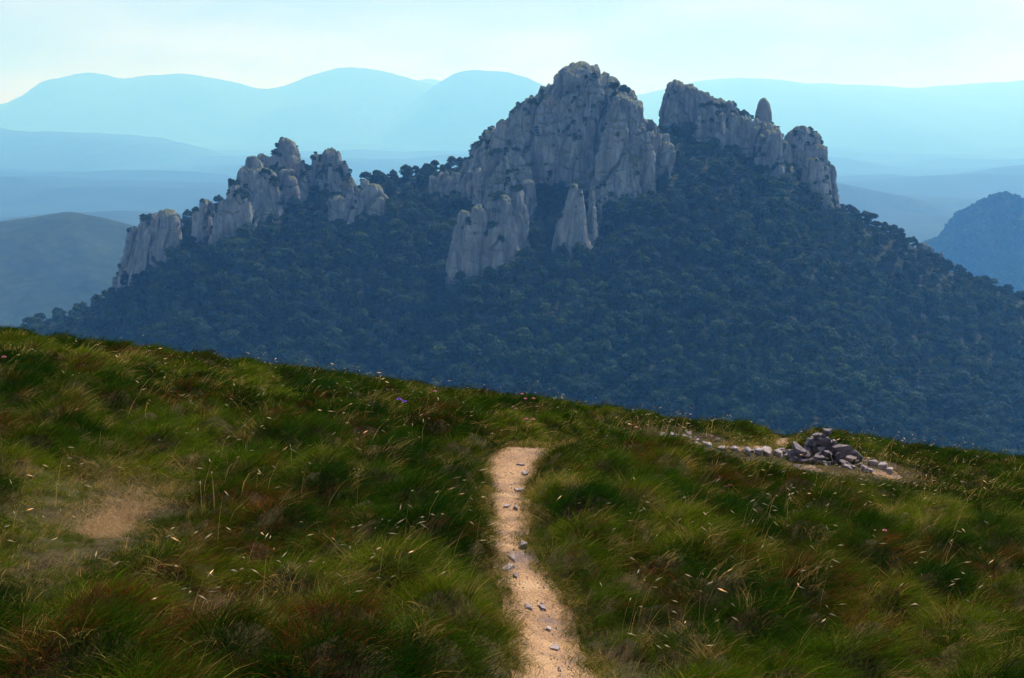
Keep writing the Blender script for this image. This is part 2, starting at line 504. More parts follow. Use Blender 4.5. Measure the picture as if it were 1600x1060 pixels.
# path sheet
tan = np.gradient(PATH[:, :2], axis=0); tan /= np.linalg.norm(tan, axis=1)[:, None]
nor = np.stack([tan[:, 1], -tan[:, 0]], -1)
cols = np.linspace(-1, 1, 13)
edge = 1 + .22 * noise(np.arange(len(PATH)) * .5, 0.5, 0, 31)
PX = PATH[:, None, 0] + nor[:, None, 0] * cols * (PATH[:, 2] * edge + .01)[:, None]
PY = PATH[:, None, 1] + nor[:, None, 1] * cols * (PATH[:, 2] * edge + .01)[:, None]
PZ = hill(PX, PY) + 0.012 + .012 * noise(PX * 6, PY * 6, 0, 8)
o = link("path", grid_mesh("path", PX, PY, PZ), M_PATH); tag(o, "narrow worn sandy footpath running down through the grass", kind="structure")
for bx, by, a, b_ in BARE[2:]:
    r = np.linspace(0, 1, 9)[:, None]; t = np.linspace(0, 2 * math.pi, 40)[None, :]
    k = 1 + .25 * np.sin(3 * t + bx) + .08 * np.sin(7 * t)
    X = bx + a * r * k * np.cos(t); Y = by + b_ * r * k * np.sin(t)
    o = link("bare_earth", grid_mesh("bare_earth", X, Y, hill(X, Y) + .014 + .01 * noise(X * 6, Y * 6, 0, 8)), M_PATH)
    tag(o, "worn patch of bare pale earth in the grass", kind="structure")

# ------------------------------------------------------------------ mountain
YR = 950.0
SKY = [(-900, 900), (-500, 740), (-200, 610), (30, 520), (100, 497), (170, 466), (240, 402), (270, 358), (300, 344), (330, 328), (360, 316), (450, 300), (520, 298), (600, 281), (700, 266), (760, 246), (850, 222),
       (950, 218), (1030, 208), (1080, 210), (1180, 232), (1250, 272), (1320, 336), (1400, 366), (1440, 395), (1480, 425), (1600, 470), (1800, 545), (2100, 680), (2600, 860)]
_sx = np.array([at(px, py, YR).x for px, py in SKY]); _sz = np.array([at(px, py, YR).z for px, py in SKY])

def mountain(x, y):
    x, y = np.asarray(x, float), np.asarray(y, float)
    zr = np.zeros(np.shape(x))
    for dx in (-14, -7, 0, 7, 14): zr = zr + np.interp(x + dx, _sx, _sz) / 5
    d = YR - y
    front = np.where(d > 0, 0.56 * d + 0.10 * np.minimum(d, 140), 0.0)
    back = np.where(d < 0, -d * 0.6, 0.0)
    r = np.sqrt(front ** 2 + 9 ** 2) - 9
    k = ss(0, 60, np.abs(d))
    rel = (13 * noise(x / 95, y / 120, 0, 51) + 6 * (np.abs(noise(x / 48, y / 80, 0, 52)) - .3) + 2.0 * noise(x / 17, y / 17, 0, 53)) * k
    return np.maximum(zr - r - back + rel, -401 + 2 * noise(x / 40, y / 40, 0, 54))

mx = np.concatenate([grade(-1500, -440, 60), np.arange(-436, 500, 4.0), grade(504, 1700, 60)])
my = np.concatenate([np.arange(330, 640, 14.0), np.arange(640, 1010, 4.0), grade(1014, 1700, 45)])
MX, MY = np.meshgrid(mx, my)
MZ = mountain(MX, MY)
o = link("mountain", grid_mesh("mountain", MX, MY, MZ), M_FLOOR)
tag(o, "wooded mountain carrying the limestone crags", kind="structure")

def on_mountain(px, py):
    u, w = ray(px, py)
    t = np.arange(600, 1150, 1.0)
    g = mountain(u * t, t) - w * t
    i = np.argmax(g > 0)
    if g[i] <= 0: return None
    return float(t[i])

# ------------------------------------------------------------------ crags
def pillar_mesh(bm, c, ztop, zbase, rtop, rbase, ry, lean, seed, e, cap):
    nl, na = 16, 16
    rings = []
    for i in range(nl + 1):
        t = (i / nl) ** 1.5
        z = ztop + (zbase - ztop) * t
        prof = rtop + (rbase - rtop) * t ** e
        prof *= math.sqrt(max(0.0, 1 - (1 - min(t / cap, 1.0)) ** 2))
        prof = max(prof, 0.25)
        ring = []
        for k in range(na):
            th = 2 * math.pi * k / na
            q = 1 + .16 * math.sin(2 * th + seed) + .10 * math.sin(3 * th + seed * 2.3 + t * 2)
            ring.append(bm.verts.new((c[0] + lean * (1 - t) + prof * q * math.cos(th), c[1] + prof * ry * q * math.sin(th), z)))
        rings.append(ring)
    bm.faces.new(rings[0]); bm.faces.new(rings[-1][::-1])
    for a, b_ in zip(rings[:-1], rings[1:]):
        for k in range(na):
            bm.faces.new((a[k], b_[k], b_[(k + 1) % na], a[(k + 1) % na]))

FOOT = []      # footprints, keep trees out
dg = None
def crag(name, label, pillars, voxel=0.9, amp=1.0, Y=None, seed=0):
    """pillars: (px, top py, base py, top width px, base width px, [lean px, exponent, cap, depth ratio, extra depth])"""
    bm = bmesh.new()
    for i, p in enumerate(pillars):
        px, tp, bp, wt, wb = p[:5]
        lean, e, cap, ry, dy = (list(p[5:]) + [0, 1.0, .085, .9, 0][len(p) - 5:])[:5]
        y = (Y or on_mountain(px, bp) or YR) + dy
        s = y / FPX
        rb = wb * s / 2
        yc = y + rb * ry * .6
        s = yc / FPX
        zt = at(px, tp, yc).z
        zb = min(at(px, bp, y).z, float(mountain(at(px, bp, yc).x, yc)) if Y is None else 1e9) - 14
        pillar_mesh(bm, (at(px, bp, yc).x, yc), zt, zb, wt * s / 2, rb, ry, lean * s, seed + i * 1.7, e, cap)
        FOOT.append((at(px, bp, yc).x, yc, rb * .95, rb * ry * .95, zt))
    bmesh.ops.recalc_face_normals(bm, faces=bm.faces)
    me = bpy.data.meshes.new(name); bm.to_mesh(me); bm.free()
    o = link(name, me)
    md = o.modifiers.new("r", 'REMESH'); md.mode = 'VOXEL'; md.voxel_size = voxel
    ev = o.evaluated_get(bpy.context.evaluated_depsgraph_get())
    me2 = bpy.data.meshes.new_from_object(ev)
    o.modifiers.clear(); o.data = me2; bpy.data.meshes.remove(me); me2.name = name
    n = len(me2.vertices)
    co = np.empty(n * 3, np.float32); me2.vertices.foreach_get("co", co); co = co.reshape(-1, 3).astype(float)
    no = np.empty(n * 3, np.float32); me2.vertices.foreach_get("normal", no); no = no.reshape(-1, 3)
    x, y, z = co.T
    wx = x + 3 * noise(x / 15, y / 15, z / 22, 61)
    wy = y + 3 * noise(x / 15, y / 15, z / 22, 62)
    d = 4.6 * noise((x - z * .25) / 20, y / 20, z / 40, 63)
    d += 1.9 * (1 - 2.2 * np.abs(noise((wx + z * .12) / 9, wy / 9, z / 60, 64)))            # flutes running down the face
    d -= 4.0 * np.exp(-(noise((wx - z * .3) / 15, wy / 15, z / 80, 65) / .085) ** 2)
    d -= 1.3 * np.exp(-(noise(wx / 5.5, wy / 5.5, z / 45, 69) / .10) ** 2)            # deep fissures
    d -= 1.1 * np.exp(-(noise(x / 13 + z / 30, y / 13, z / 9, 66) / .08) ** 2)      # slanting joints
    d += .55 * fbm(x / 3.2, y / 3.2, z / 10, 67, 3) * (1 + ss(.3, .8, no[:, 2]))
    d += .35 * noise(x / 1.5, y / 1.5, z / 2.2, 68)
    co += no * (d * amp)[:, None]
    me2.vertices.foreach_set("co", co.astype(np.float32).ravel())
    me2.polygons.foreach_set("use_smooth", np.zeros(len(me2.polygons), bool))
    me2.update(); me2.materials.append(M_CRAG)
    return tag(o, label, "crag")

main_crag = crag("rock_peak", "highest grey limestone peak with a blunt rounded summit and fluted walls", [
    (915, 105, 300, 74, 200, 0, .9, .10, .8, 8), (905, 112, 260, 60, 150, 0, .9, .12, .7, 18), (935, 118, 270, 55, 120, -4, .9, .10, .8, 10),
    (872, 134, 280, 50, 110, 0, .9, .10, .8, 12), (842, 150, 300, 50, 110, 4, .9, .1, .8, 8), (815, 166, 300, 42, 95, 6, .9, .1, .8, 8),
    (790, 190, 300, 40, 80, 8, .9, .1, .8, 10), (765, 206, 300, 36, 70, 8, .9, .1, .8, 12), (746, 224, 280, 28, 50, 4, .9, .1, .8, 14), (730, 246, 280, 20, 36, 3),
    (960, 140, 300, 52, 110, -6, .9, .1, .8, 8), (975, 148, 290, 40, 90, -4, .9, .1, .8, 12), (997, 164, 280, 14, 60, 0, .9, .1, .8, 14), (1012, 186, 285, 30, 70, 0, .9, .1, .8, 12),
    (1030, 204, 290, 28, 60, -4, .9, .1, .8, 4), (1040, 222, 285, 18, 42, -6),
    # front buttresses
    (962, 146, 322, 46, 112, 10, .8, .1, .9, 0), (942, 196, 334, 26, 60, 16), (985, 192, 316, 44, 86, -4), (1014, 202, 284, 44, 76, -6, .9), (1030, 224, 276, 26, 44, -4),
    (925, 176, 290, 36, 60, 8), (902, 196, 268, 28, 50), (882, 178, 258, 50, 70), (848, 205, 268, 54, 80), (875, 214, 270, 24, 40), (828, 172, 280, 44, 84),
    (806, 264, 344, 30, 66, 0, .9), (780, 276, 336, 26, 60), (822, 284, 352, 16, 40), (790, 240, 318, 54, 106, 2, .8), (764, 262, 318, 36, 70), (738, 266, 308, 36, 56, 4), (815, 262, 326, 28, 50)],
    voxel=.8, seed=3)
left_tower = crag("rock_tower", "wide triple-topped grey tower standing low in front of the main peak", [
    (806, 295, 400, 22, 62, 0, .9, .08), (815, 310, 398, 12, 44, -2, .9), (786, 303, 420, 20, 60, 2, .9), (767, 309, 424, 9, 46, 2, .9), (748, 322, 442, 10, 66, 0, .85, .05), (756, 334, 438, 10, 46, -6), (721, 331, 440, 9, 58, 4, .85, .05), (710, 348, 440, 10, 44, 8, .8), (735, 346, 443, 14, 40), (776, 352, 430, 14, 46, -4), (796, 344, 418, 16, 50)],
    voxel=.6, amp=.45, seed=5)
twin_tower = crag("rock_tower", "narrow pointed grey tower with a slimmer twin on its right, below the main peak", [
    (897, 287, 402, 10, 62, 2, .8, .05), (880, 322, 402, 10, 60, 8, .8), (908, 318, 398, 12, 36, -2), (926, 297, 388, 9, 24, -2, .8, .05)],
    voxel=.55, amp=.42, seed=8)
pale_outcrop = crag("rock_outcrop", "small pale low outcrop among the trees left of the main peak", [
    (676, 274, 302, 14, 24), (692, 268, 304, 18, 30), (706, 276, 306, 16, 26), (714, 268, 304, 16, 24)], voxel=.6, amp=.6, seed=11)
left_crag = crag("rock_crag", "left hand jagged grey crag with a pointed top and several lower teeth", [
    (449, 219, 312, 16, 84, 0, .8), (434, 236, 318, 18, 64), (468, 250, 310, 16, 52), (413, 237, 325, 16, 76, 0, .9), (396, 241, 335, 16, 72, 4, .9), (378, 260, 350, 14, 62, 4), (364, 284, 362, 14, 54, 4), (405, 262, 345, 40, 110, 0, .9), (372, 300, 366, 26, 80, 3, .9), (344, 330, 380, 14, 40, 2),
    (352, 312, 374, 16, 52, 3), (448, 266, 325, 22, 44), (430, 286, 338, 6, 40), (404, 290, 350, 12, 54), (384, 310, 364, 12, 44), (362, 330, 374, 10, 36)],
    voxel=.62, amp=.62, seed=14)
mid_crag = crag("rock_crag", "dark round-topped crag just right of the jagged left crag", [
    (517, 230, 300, 22, 78, 0, .85, .12), (498, 241, 300, 18, 50), (536, 250, 300, 16, 56, -4), (552, 270, 312, 10, 46, -6), (570, 280, 318, 16, 36), (482, 258, 300, 18, 36)],
    voxel=.65, amp=.75, seed=17)
low_outcrop = crag("rock_outcrop", "broken pale outcrop among trees below the round-topped crag", [
    (530, 306, 346, 30, 44), (518, 312, 344, 14, 26), (548, 304, 344, 18, 30), (568, 300, 342, 20, 34), (586, 292, 338, 16, 40, -4), (598, 306, 334, 12, 26)], voxel=.6, amp=.6, seed=20)
left_wall = crag("rock_wall", "sloping grey rock wall at the left foot of the mountain", [
    (264, 330, 402, 36, 66, 0, .9), (240, 336, 414, 34, 78, 5, .85), (216, 356, 426, 26, 66, 9, .8), (198, 384, 436, 16, 48, 8, .8), (186, 410, 442, 10, 28, 5), (178, 430, 446, 6, 14)],
    voxel=.6, amp=.55, seed=23)
small_rock = crag("rock_outcrop", "small half-hidden rock face under bushes between the left wall and the jagged crag", [(325, 310, 372, 20, 36), (312, 330, 378, 14, 26)], voxel=.6, amp=.6, seed=24)
right_crag = crag("rock_crag", "right hand crag with a sheer left edge and a ridge sloping down to the right", [
    (1053, 128, 205, 22, 44, 0, .6, .05), (1062, 132, 205, 22, 50, 0, .6, .06), (1076, 134, 204, 30, 54, 0, .8, .08), (1094, 142, 206, 28, 54, 0, .8, .1), (1112, 152, 212, 28, 54), (1130, 164, 220, 26, 50), (1150, 174, 236, 28, 52), (1170, 184, 244, 28, 52), (1190, 194, 256, 30, 56),
    (1210, 202, 268, 26, 52), (1225, 218, 278, 22, 46), (1108, 160, 222, 26, 46, -4, .8), (1128, 176, 236, 18, 34, -4), (1205, 206, 280, 30, 64, -6, .8), (1228, 228, 290, 20, 46, -6, .8), (1190, 214, 268, 20, 40)],
    voxel=.7, amp=.75, seed=26)
pinnacle = crag("rock_pinnacle", "lone thumb shaped rock pinnacle on the skyline of the right crag", [
    (1190, 152, 214, 25, 27, 2, .6, .34), (1187, 168, 214, 18, 26, 0, .6, .3), (1194, 158, 216, 17, 23, 0, .6, .3)], voxel=.5, amp=.16, seed=29, Y=955)
right_wall = crag("rock_wall", "rounded rock buttress at the far right end of the crags, dropping steeply", [
    (1250, 198, 262, 26, 52, 0, .85), (1266, 204, 270, 30, 54, -4, .9), (1236, 206, 256, 20, 36), (1282, 226, 312, 24, 56, -8, .85), (1294, 254, 318, 18, 42, -8, .85), (1276, 246, 318, 18, 50, -8, .8), (1304, 288, 322, 12, 24, -4)],
    voxel=.7, amp=.7, seed=32)
right_bank = crag("rock_outcrop", "low grey rocks on the wooded right shoulder of the mountain", [(1455, 384, 402, 10, 22), (1470, 392, 410, 10, 22), (1442, 380, 392, 8, 16)], voxel=.6, amp=.5, seed=35)

# ------------------------------------------------------------------ distant hills
def ridge(name, label, D, pts, depth, slope, amp, nx=260, ny=46, seed=0, mat_=M_FAR):
    x = np.linspace(at(pts[0][0], pts[0][1], D).x, at(pts[-1][0], pts[-1][1], D).x, nx)
    px_ = np.array([at(p[0], p[1], D).x for p in pts]); pz_ = np.array([at(p[0], p[1], D).z for p in pts])
    w = (x[1] - x[0]) * 2.2
    zr = sum(np.interp(x + k * w, px_, pz_) for k in (-1.5, -.75, 0, .75, 1.5)) / 5
    zr = zr + D * .0011 * fbm(x / (D * .03), seed, 0, seed + 1, 4)
    d = np.concatenate([-grade(depth, 0, ny, lambda t: t), grade(0, depth * .5, ny // 3)[1:]])
    X, Dd = np.meshgrid(x, d)
    Y = D + Dd
    k = ss(0, depth * .25, np.abs(Dd))
    L = depth / 3
    sp = amp * (1 - 2 * np.abs(noise(X / L + Dd / depth, Dd / (L * 2.5), 0, seed))) * k + amp * .4 * fbm(X / (L * .35), Dd / (L * .5), 0, seed + 3, 3) * k
    fine = amp * .035 * fbm(X / (L * .06), Dd / (L * .06), 0, seed + 9, 3)
    Z = np.maximum(zr[None, :] - slope * (np.sqrt(Dd ** 2 + (depth * .05) ** 2) - depth * .05) + sp + fine, -400)
    o = link(name, grid_mesh(name, X, Y, Z), mat_)
    return tag(o, label, kind="structure")

ridge("distant_ridge", "palest far ridge on the right under the sky", 31000, [(900, 175), (960, 156), (1000, 148), (1050, 136), (1120, 122), (1200, 124), (1290, 133), (1350, 133), (1400, 138), (1500, 133), (1600, 125), (1750, 112), (2000, 130), (2500, 140)], 16000, .10, 50, ny=70, seed=71)
ridge("distant_ridge", "far blue ridge with three rounded tops on the left", 26000, [(-900, 190), (-500, 150), (-250, 185), (-100, 178), (0, 165), (60, 146), (110, 119), (150, 112), (190, 125), (225, 119), (260, 116), (310, 118), (350, 125), (400, 139), (440, 138), (480, 120), (520, 107), (560, 106), (600, 111), (650, 125), (700, 140), (800, 160), (1000, 175)], 9000, .26, 190, nx=420, ny=80, seed=73)
ridge("distant_ridge", "tiny pale far summit between the two blue ridges", 32500, [(560, 150), (620, 134), (650, 126), (668, 123), (690, 127), (730, 140), (800, 160)], 6500, .3, 60, seed=75)
ridge("distant_hill", "blue rounded hill just left of the main peak", 22500, [(480, 330), (560, 235), (640, 165), (680, 133), (715, 113), (750, 109), (785, 111), (820, 122), (850, 133), (920, 160), (1050, 200), (1300, 280)], 7500, .3, 150, ny=70, seed=77)
ridge("wooded_hill", "long hazy spur in the middle distance at the left", 14500, [(-700, 170), (-300, 185), (-100, 195), (0, 205), (90, 206), (180, 216), (250, 226), (330, 250), (420, 290), (520, 330), (700, 350)], 5600, .068, 60, ny=70, seed=79)
ridge("wooded_hill", "dark rounded wooded hill low at the left edge", 2500, [(-500, 300), (-250, 335), (-100, 352), (-20, 349), (50, 339), (100, 333), (150, 338), (200, 350), (260, 384), (340, 430), (460, 500)], 900, .42, 30, seed=83)
ridge("wooded_hill", "hazy slope descending to the right behind the right shoulder", 5600, [(1050, 230), (1200, 268), (1310, 286), (1380, 300), (1440, 313), (1500, 333), (1560, 352), (1700, 380), (2000, 420)], 2720, .3, 64, seed=85)
knob = [(1300, 470), (1400, 408), (1455, 380), (1478, 370), (1488, 346), (1505, 334), (1525, 324), (1552, 308), (1572, 304), (1592, 312), (1620, 334), (1680, 380), (1760, 430), (1900, 500)]
KNOB = ridge("rocky_hill", "steep wooded hill with a round top at the right edge", 3200, knob, 900, .62, 40, nx=220, seed=87, mat_=M_FLOOR)
KX = np.array([at(p[0], p[1], 3200).x for p in knob]); KZ = np.array([at(p[0], p[1], 3200).z for p in knob])
crag("rock_outcrop", "pale rocks low on the steep wooded hill at the right edge", [(1510, 398, 414, 6, 18), (1519, 403, 417, 6, 18)], voxel=1.0, amp=.5, seed=90, Y=3110)
V = np.linspace(-33000, 33000, 80); V = np.linspace(-33000, 33000, 260); VX, VY = np.meshgrid(V, np.linspace(300, 40000, 260))
VZ = -402 + 110 * np.maximum(0, fbm(VX / 2300, VY / 2300, 0, 97, 4) + .35) * ss(1800, 5000, VY)      # rolling low hills
o = link("valley_floor", grid_mesh("valley_floor", VX, VY, VZ), M_FAR); tag(o, "wooded valley floor", kind="structure")

# ------------------------------------------------------------------ trees
def tree_mesh(name, seed, conifer=False):
    r = np.random.default_rng(seed)
    H = 8.5; W = 3.9
    lobes = []
    nl = 13
    for i in range(nl):
        a = i * 2.4 + r.uniform(-.4, .4); rr = math.sqrt((i + .3) / nl) * W * .66
        zz = H * (.76 - .42 * (rr / W) ** 1.4 + r.uniform(-.09, .09))
        lobes.append((rr * math.cos(a), rr * math.sin(a), zz, r.uniform(1.05, 1.75)))
    lobes += [(2.3 * math.cos(k * 1.26 + seed), 2.3 * math.sin(k * 1.26 + seed), H * r.uniform(.16, .34), r.uniform(1.1, 1.6)) for k in range(5)]
    if conifer:
        lobes = []
        for k in range(9):
            z = 2 + k * 1.15; rad = 2.6 * (1 - k / 9.5)
            for j in range(max(1, int(5 * (1 - k / 9)))):
                a = j * 1.3 + k; lobes.append((rad * .6 * math.cos(a), rad * .6 * math.sin(a), z, .5 + rad * .35))
    vs, qs = [], []
    for (cx, cy, cz, cr) in lobes:
        n = int(46 * cr ** 1.3)
        d = r.normal(size=(n, 3)); d /= np.linalg.norm(d, axis=1)[:, None]
        d[:, 2] = np.where(d[:, 2] < -.35, -d[:, 2], d[:, 2])
        p = np.array([cx, cy, cz]) + d * (cr * r.uniform(.72, 1.08, n))[:, None]
        nn = d + r.normal(size=(n, 3)) * .5; nn /= np.linalg.norm(nn, axis=1)[:, None]
        t = np.cross(nn, r.normal(size=(n, 3))); t /= np.linalg.norm(t, axis=1)[:, None]
        b = np.cross(nn, t)
        s = r.uniform(.22, .46, n)[:, None]
        base = sum(len(v) for v in vs)
        vs.append(np.stack([p - t * s - b * s * .6, p + t * s - b * s * .6, p + t * s * .7 + b * s * .7, p - t * s * .7 + b * s * .7], 1).reshape(-1, 3))
        qs.append(base + np.arange(n * 4).reshape(-1, 4))
    nleaf = sum(len(q) for q in qs)
    # trunk and limbs
    segs = [((0, 0, -1.5), (0.1, 0, H * .45), .26, .16), ((0.1, 0, H * .45), (.2, .1, H * .72), .16, .06)]
    for (cx, cy, cz, cr) in lobes[:7]:
        segs.append(((0.1, 0, H * .34), (cx * .85, cy * .85, cz - cr * .4), .11, .035))
    for a, b_, r0, r1 in segs:
        a, b_ = np.array(a), np.array(b_); base = sum(len(v) for v in vs)
        ring = np.array([[math.cos(k * 2 * math.pi / 5), math.sin(k * 2 * math.pi / 5), 0] for k in range(5)])
        vs.append(np.concatenate([a + ring * r0, b_ + ring * r1]))
        qs.append(np.array([[base + k, base + (k + 1) % 5, base + 5 + (k + 1) % 5, base + 5 + k] for k in range(5)]))
    me = mesh_np(name, np.concatenate(vs), np.concatenate(qs), smooth=False)
    me.materials.append(M_LEAF); me.materials.append(M_BARK)
    mi = np.zeros(len(me.polygons), np.int32); mi[nleaf:] = 1
    me.polygons.foreach_set("material_index", mi)
    return me

TREES = [tree_mesh("broadleaf_tree", 100 + i) for i in range(6)]
PINE = tree_mesh("pine_tree", 200, True)

# candidates on the mountain
sp = 6.6
gx, gy = np.meshgrid(np.arange(-430, 500, sp), np.arange(640, 990, sp * .92))
tx = (gx + RNG.uniform(-.48, .48, gx.shape) * sp).ravel(); ty = (gy + RNG.uniform(-.48, .48, gx.shape) * sp).ravel()
tz = mountain(tx, ty)
keep = np.ones(len(tx), bool)
for fx, fy, ra, rb, zt in FOOT:
    inside = ((tx - fx) / ra) ** 2 + ((ty - fy) / rb) ** 2 < 1
    keep &= ~(inside & (zt > tz + 3))
tpx, tpy = pix(tx, ty, tz + 5)
keep &= (tpx > -120) & (tpx < 1720) & (tpy < 800)
keep &= noise(tx / 30, ty / 30, 0, 91) > -.9
tx, ty, tz, tpx, tpy = tx[keep], ty[keep], tz[keep], tpx[keep], tpy[keep]
tsc = (.70 + .95 * RNG.random(len(tx)) ** 1.8) * (1 + .22 * noise(tx / 45, ty / 45, 0, 92)) * np.clip(1 - .30 * ss(840, 950, ty), .6, 1)
# bushes on rock ledges
bush = []
for ob in (main_crag, left_crag, mid_crag, right_crag, right_wall, left_wall, left_tower, twin_tower, low_outcrop, small_rock, right_bank):
    me = ob.data; n = len(me.polygons)
    c = np.empty(n * 3, np.float32); me.polygons.foreach_get("center", c); c = c.reshape(-1, 3)
    nn = np.empty(n * 3, np.float32); me.polygons.foreach_get("normal", nn); nn = nn.reshape(-1, 3)
    ok = (nn[:, 2] > .42) & (noise(c[:, 0] / 20, c[:, 1] / 20, c[:, 2] / 24, 95) > (.05 if ob in (right_crag, right_wall, small_rock) else .14)) & (RNG.random(n) < .07)
    ok &= c[:, 2] > mountain(c[:, 0], c[:, 1]) - 2
    b = c[ok]
    bush.append(b)
bush = np.concatenate(bush)
_bx, _by = pix(bush[:, 0], bush[:, 1], bush[:, 2])
bush = bush[~((_bx > 1030) & (_bx < 1082) & (_by < 145))]
# explicit ledge vegetation seen in the photograph: ridge bushes on the right crag
for px in np.arange(1086, 1186, 5.0):
    t = (px - 1086) / 100
    bush = np.concatenate([bush, np.array([list(at(px + random.uniform(-2, 2), 150 + 38 * t + random.uniform(-2, 5), 966 + random.uniform(-4, 4)))])])
# knob hill trees
kx = RNG.uniform(at(1420, 400, 3200).x, at(1660, 400, 3200).x, 2600); kd = RNG.uniform(-370, 25, 2600)
KT = BVHTree.FromPolygons([v.co[:] for v in KNOB.data.vertices], [p.vertices[:] for p in KNOB.data.polygons])
kz = np.array([(KT.ray_cast(Vector((float(a), 3200 + float(b_), 900)), Vector((0, 0, -1)))[0] or Vector((0, 0, -400))).z for a, b_ in zip(kx, kd)]) - .5
pts = np.concatenate([np.stack([tx, ty, tz, tsc], -1), np.column_stack([bush - [0, 0, .9], RNG.uniform(.2, .5, len(bush))]), np.stack([kx, 3200 + kd, kz, RNG.uniform(.9, 1.6, 2600)], -1)])
# the trees that show largest, and in full view, become objects
crest = np.interp(tpx, [0, 200, 500, 800, 1000, 1300, 1600], [515, 540, 580, 622, 640, 676, 720])
vis = (tpy < crest - 12) & (tpx > 8) & (tpx < 1592)
size = np.where(vis, tsc / ty, 0)
single = np.argsort(-size)[:290]
SKYL = {}
def nearest_tree(px, py):
    return int(np.argmin((tpx - px) ** 2 + (tpy - py) ** 2 + 1e6 * np.isin(np.arange(len(tx)), single)))
mask = np.ones(len(pts), bool); mask[single] = False
regions = [(330, "large round-crowned tree low on the left flank of the mountain"), (620, "large round-crowned tree on the slope beneath the jagged left crag"),
           (840, "large round-crowned tree on the slope beneath the triple-topped tower"), (1060, "large round-crowned tree on the slope below the main peak"),
           (1290, "large round-crowned tree on the slope below the right crag"), (1700, "large round-crowned tree low on the right flank of the mountain")]
for k, i in enumerate(single):
    me = TREES[k % 6]
    o = link("broadleaf_tree", me)
    o.location = (tx[i], ty[i], tz[i]); o.scale = (tsc[i],) * 2 + (tsc[i] * random.uniform(.85, 1.15),); o.rotation_euler = (0, 0, random.uniform(0, 6.28))
    lab = next(l for lim, l in regions if tpx[i] < lim) + (", near the grassy brow" if tpy[i] > crest[i] - 48 else ", higher up")
    tag(o, lab, "tree", lab.replace("tree", "trees", 1))
# single trees that stand out against the sky
for px, py, s, pine, lab in ((1106 - 62, 190, .5, True, "small pointed pine on the skyline in the gap left of the sheer right crag"),
                             (1408, 352, .85, False, "lone bushy tree standing out on the skyline of the mountain's right shoulder")):
    y = 948.0; p = at(px, py, y); 
    o = link("pine_tree" if pine else "broadleaf_tree", PINE if pine else TREES[2])
    o.location = (p.x, y, min(p.z, float(mountain(p.x, y)) + .5)); o.scale = (s, s, s); tag(o, lab, "tree")

pts = pts[mask]
# the rest of the wood: one mass
var = bpy.data.collections.new("tree_kinds")
for i, me in enumerate(TREES):
    var.objects.link(bpy.data.objects.new("broadleaf_tree_kind", me))
fm = bpy.data.meshes.new("forest"); fm.vertices.add(len(pts)); fm.vertices.foreach_set("co", pts[:, :3].astype(np.float32).ravel())
fa = fm.attributes.new("size", 'FLOAT', 'POINT'); fa.data.foreach_set("value", pts[:, 3].astype(np.float32))
fo = link("forest", fm, None); tag(fo, "dark broadleaf forest covering the mountain around the crags", kind="stuff")
ng = bpy.data.node_groups.new("forest_nodes", 'GeometryNodeTree')
ng.interface.new_socket("Geometry", in_out='INPUT', socket_type='NodeSocketGeometry'); ng.interface.new_socket("Geometry", in_out='OUTPUT', socket_type='NodeSocketGeometry')
N, L = ng.nodes, ng.links
gi, go = N.new("NodeGroupInput"), N.new("NodeGroupOutput")
ci = N.new("GeometryNodeCollectionInfo"); ci.inputs["Collection"].default_value = var; ci.inputs["Separate Children"].default_value = True; ci.inputs["Reset Children"].default_value = True
ip = N.new("GeometryNodeInstanceOnPoints"); ip.inputs["Pick Instance"].default_value = True
ri = N.new("FunctionNodeRandomValue"); ri.data_type = 'INT'; ri.inputs[4].default_value = 0; ri.inputs[5].default_value = 5
rr = N.new("FunctionNodeRandomValue"); rr.data_type = 'FLOAT_VECTOR'; rr.inputs[0].default_value = (-.1, -.1, 0); rr.inputs[1].default_value = (.1, .1, 6.28)
na = N.new("GeometryNodeInputNamedAttribute"); na.data_type = 'FLOAT'; na.inputs[0].default_value = "size"
L.new(gi.outputs[0], ip.inputs["Points"]); L.new(ci.outputs[0], ip.inputs["Instance"]); L.new(ri.outputs[2], ip.inputs["Instance Index"])
L.new(rr.outputs[0], ip.inputs["Rotation"]); L.new(na.outputs[0], ip.inputs["Scale"]); L.new(ip.outputs[0], go.inputs[0])
fo.modifiers.new("forest", 'NODES').node_group = ng

# ------------------------------------------------------------------ stones
def slab(w, d, h, seed, rough=.16, n=18):
    """Angular broken stone: hull of jittered points, edges chipped. Base at z = 0."""
    r = random.Random(seed)
    bm = bmesh.new()
    for _ in range(n):
        a = r.uniform(0, 2 * math.pi); k = 1 + r.uniform(-rough, rough)
        q = abs(math.cos(a)) ** .75 * math.copysign(1, math.cos(a)), abs(math.sin(a)) ** .75 * math.copysign(1, math.sin(a))
        for zz in (0, 1):
            kk = k * r.uniform(.62, 1.0)
            bm.verts.new((q[0] * w / 2 * kk, q[1] * d / 2 * kk, h * (zz + r.uniform(-.16, .16))))
    res = bmesh.ops.convex_hull(bm, input=bm.verts)
    bmesh.ops.delete(bm, geom=[v for v in bm.verts if not v.link_faces], context='VERTS')
    bmesh.ops.dissolve_limit(bm, angle_limit=math.radians(9), verts=bm.verts, edges=bm.edges)
    bmesh.ops.bevel(bm, geom=bm.edges[:], offset=min(w, d, h) * .03, segments=1, affect='EDGES', clamp_overlap=True)
    me = bpy.data.meshes.new("stone"); bm.to_mesh(me); bm.free()
    return me

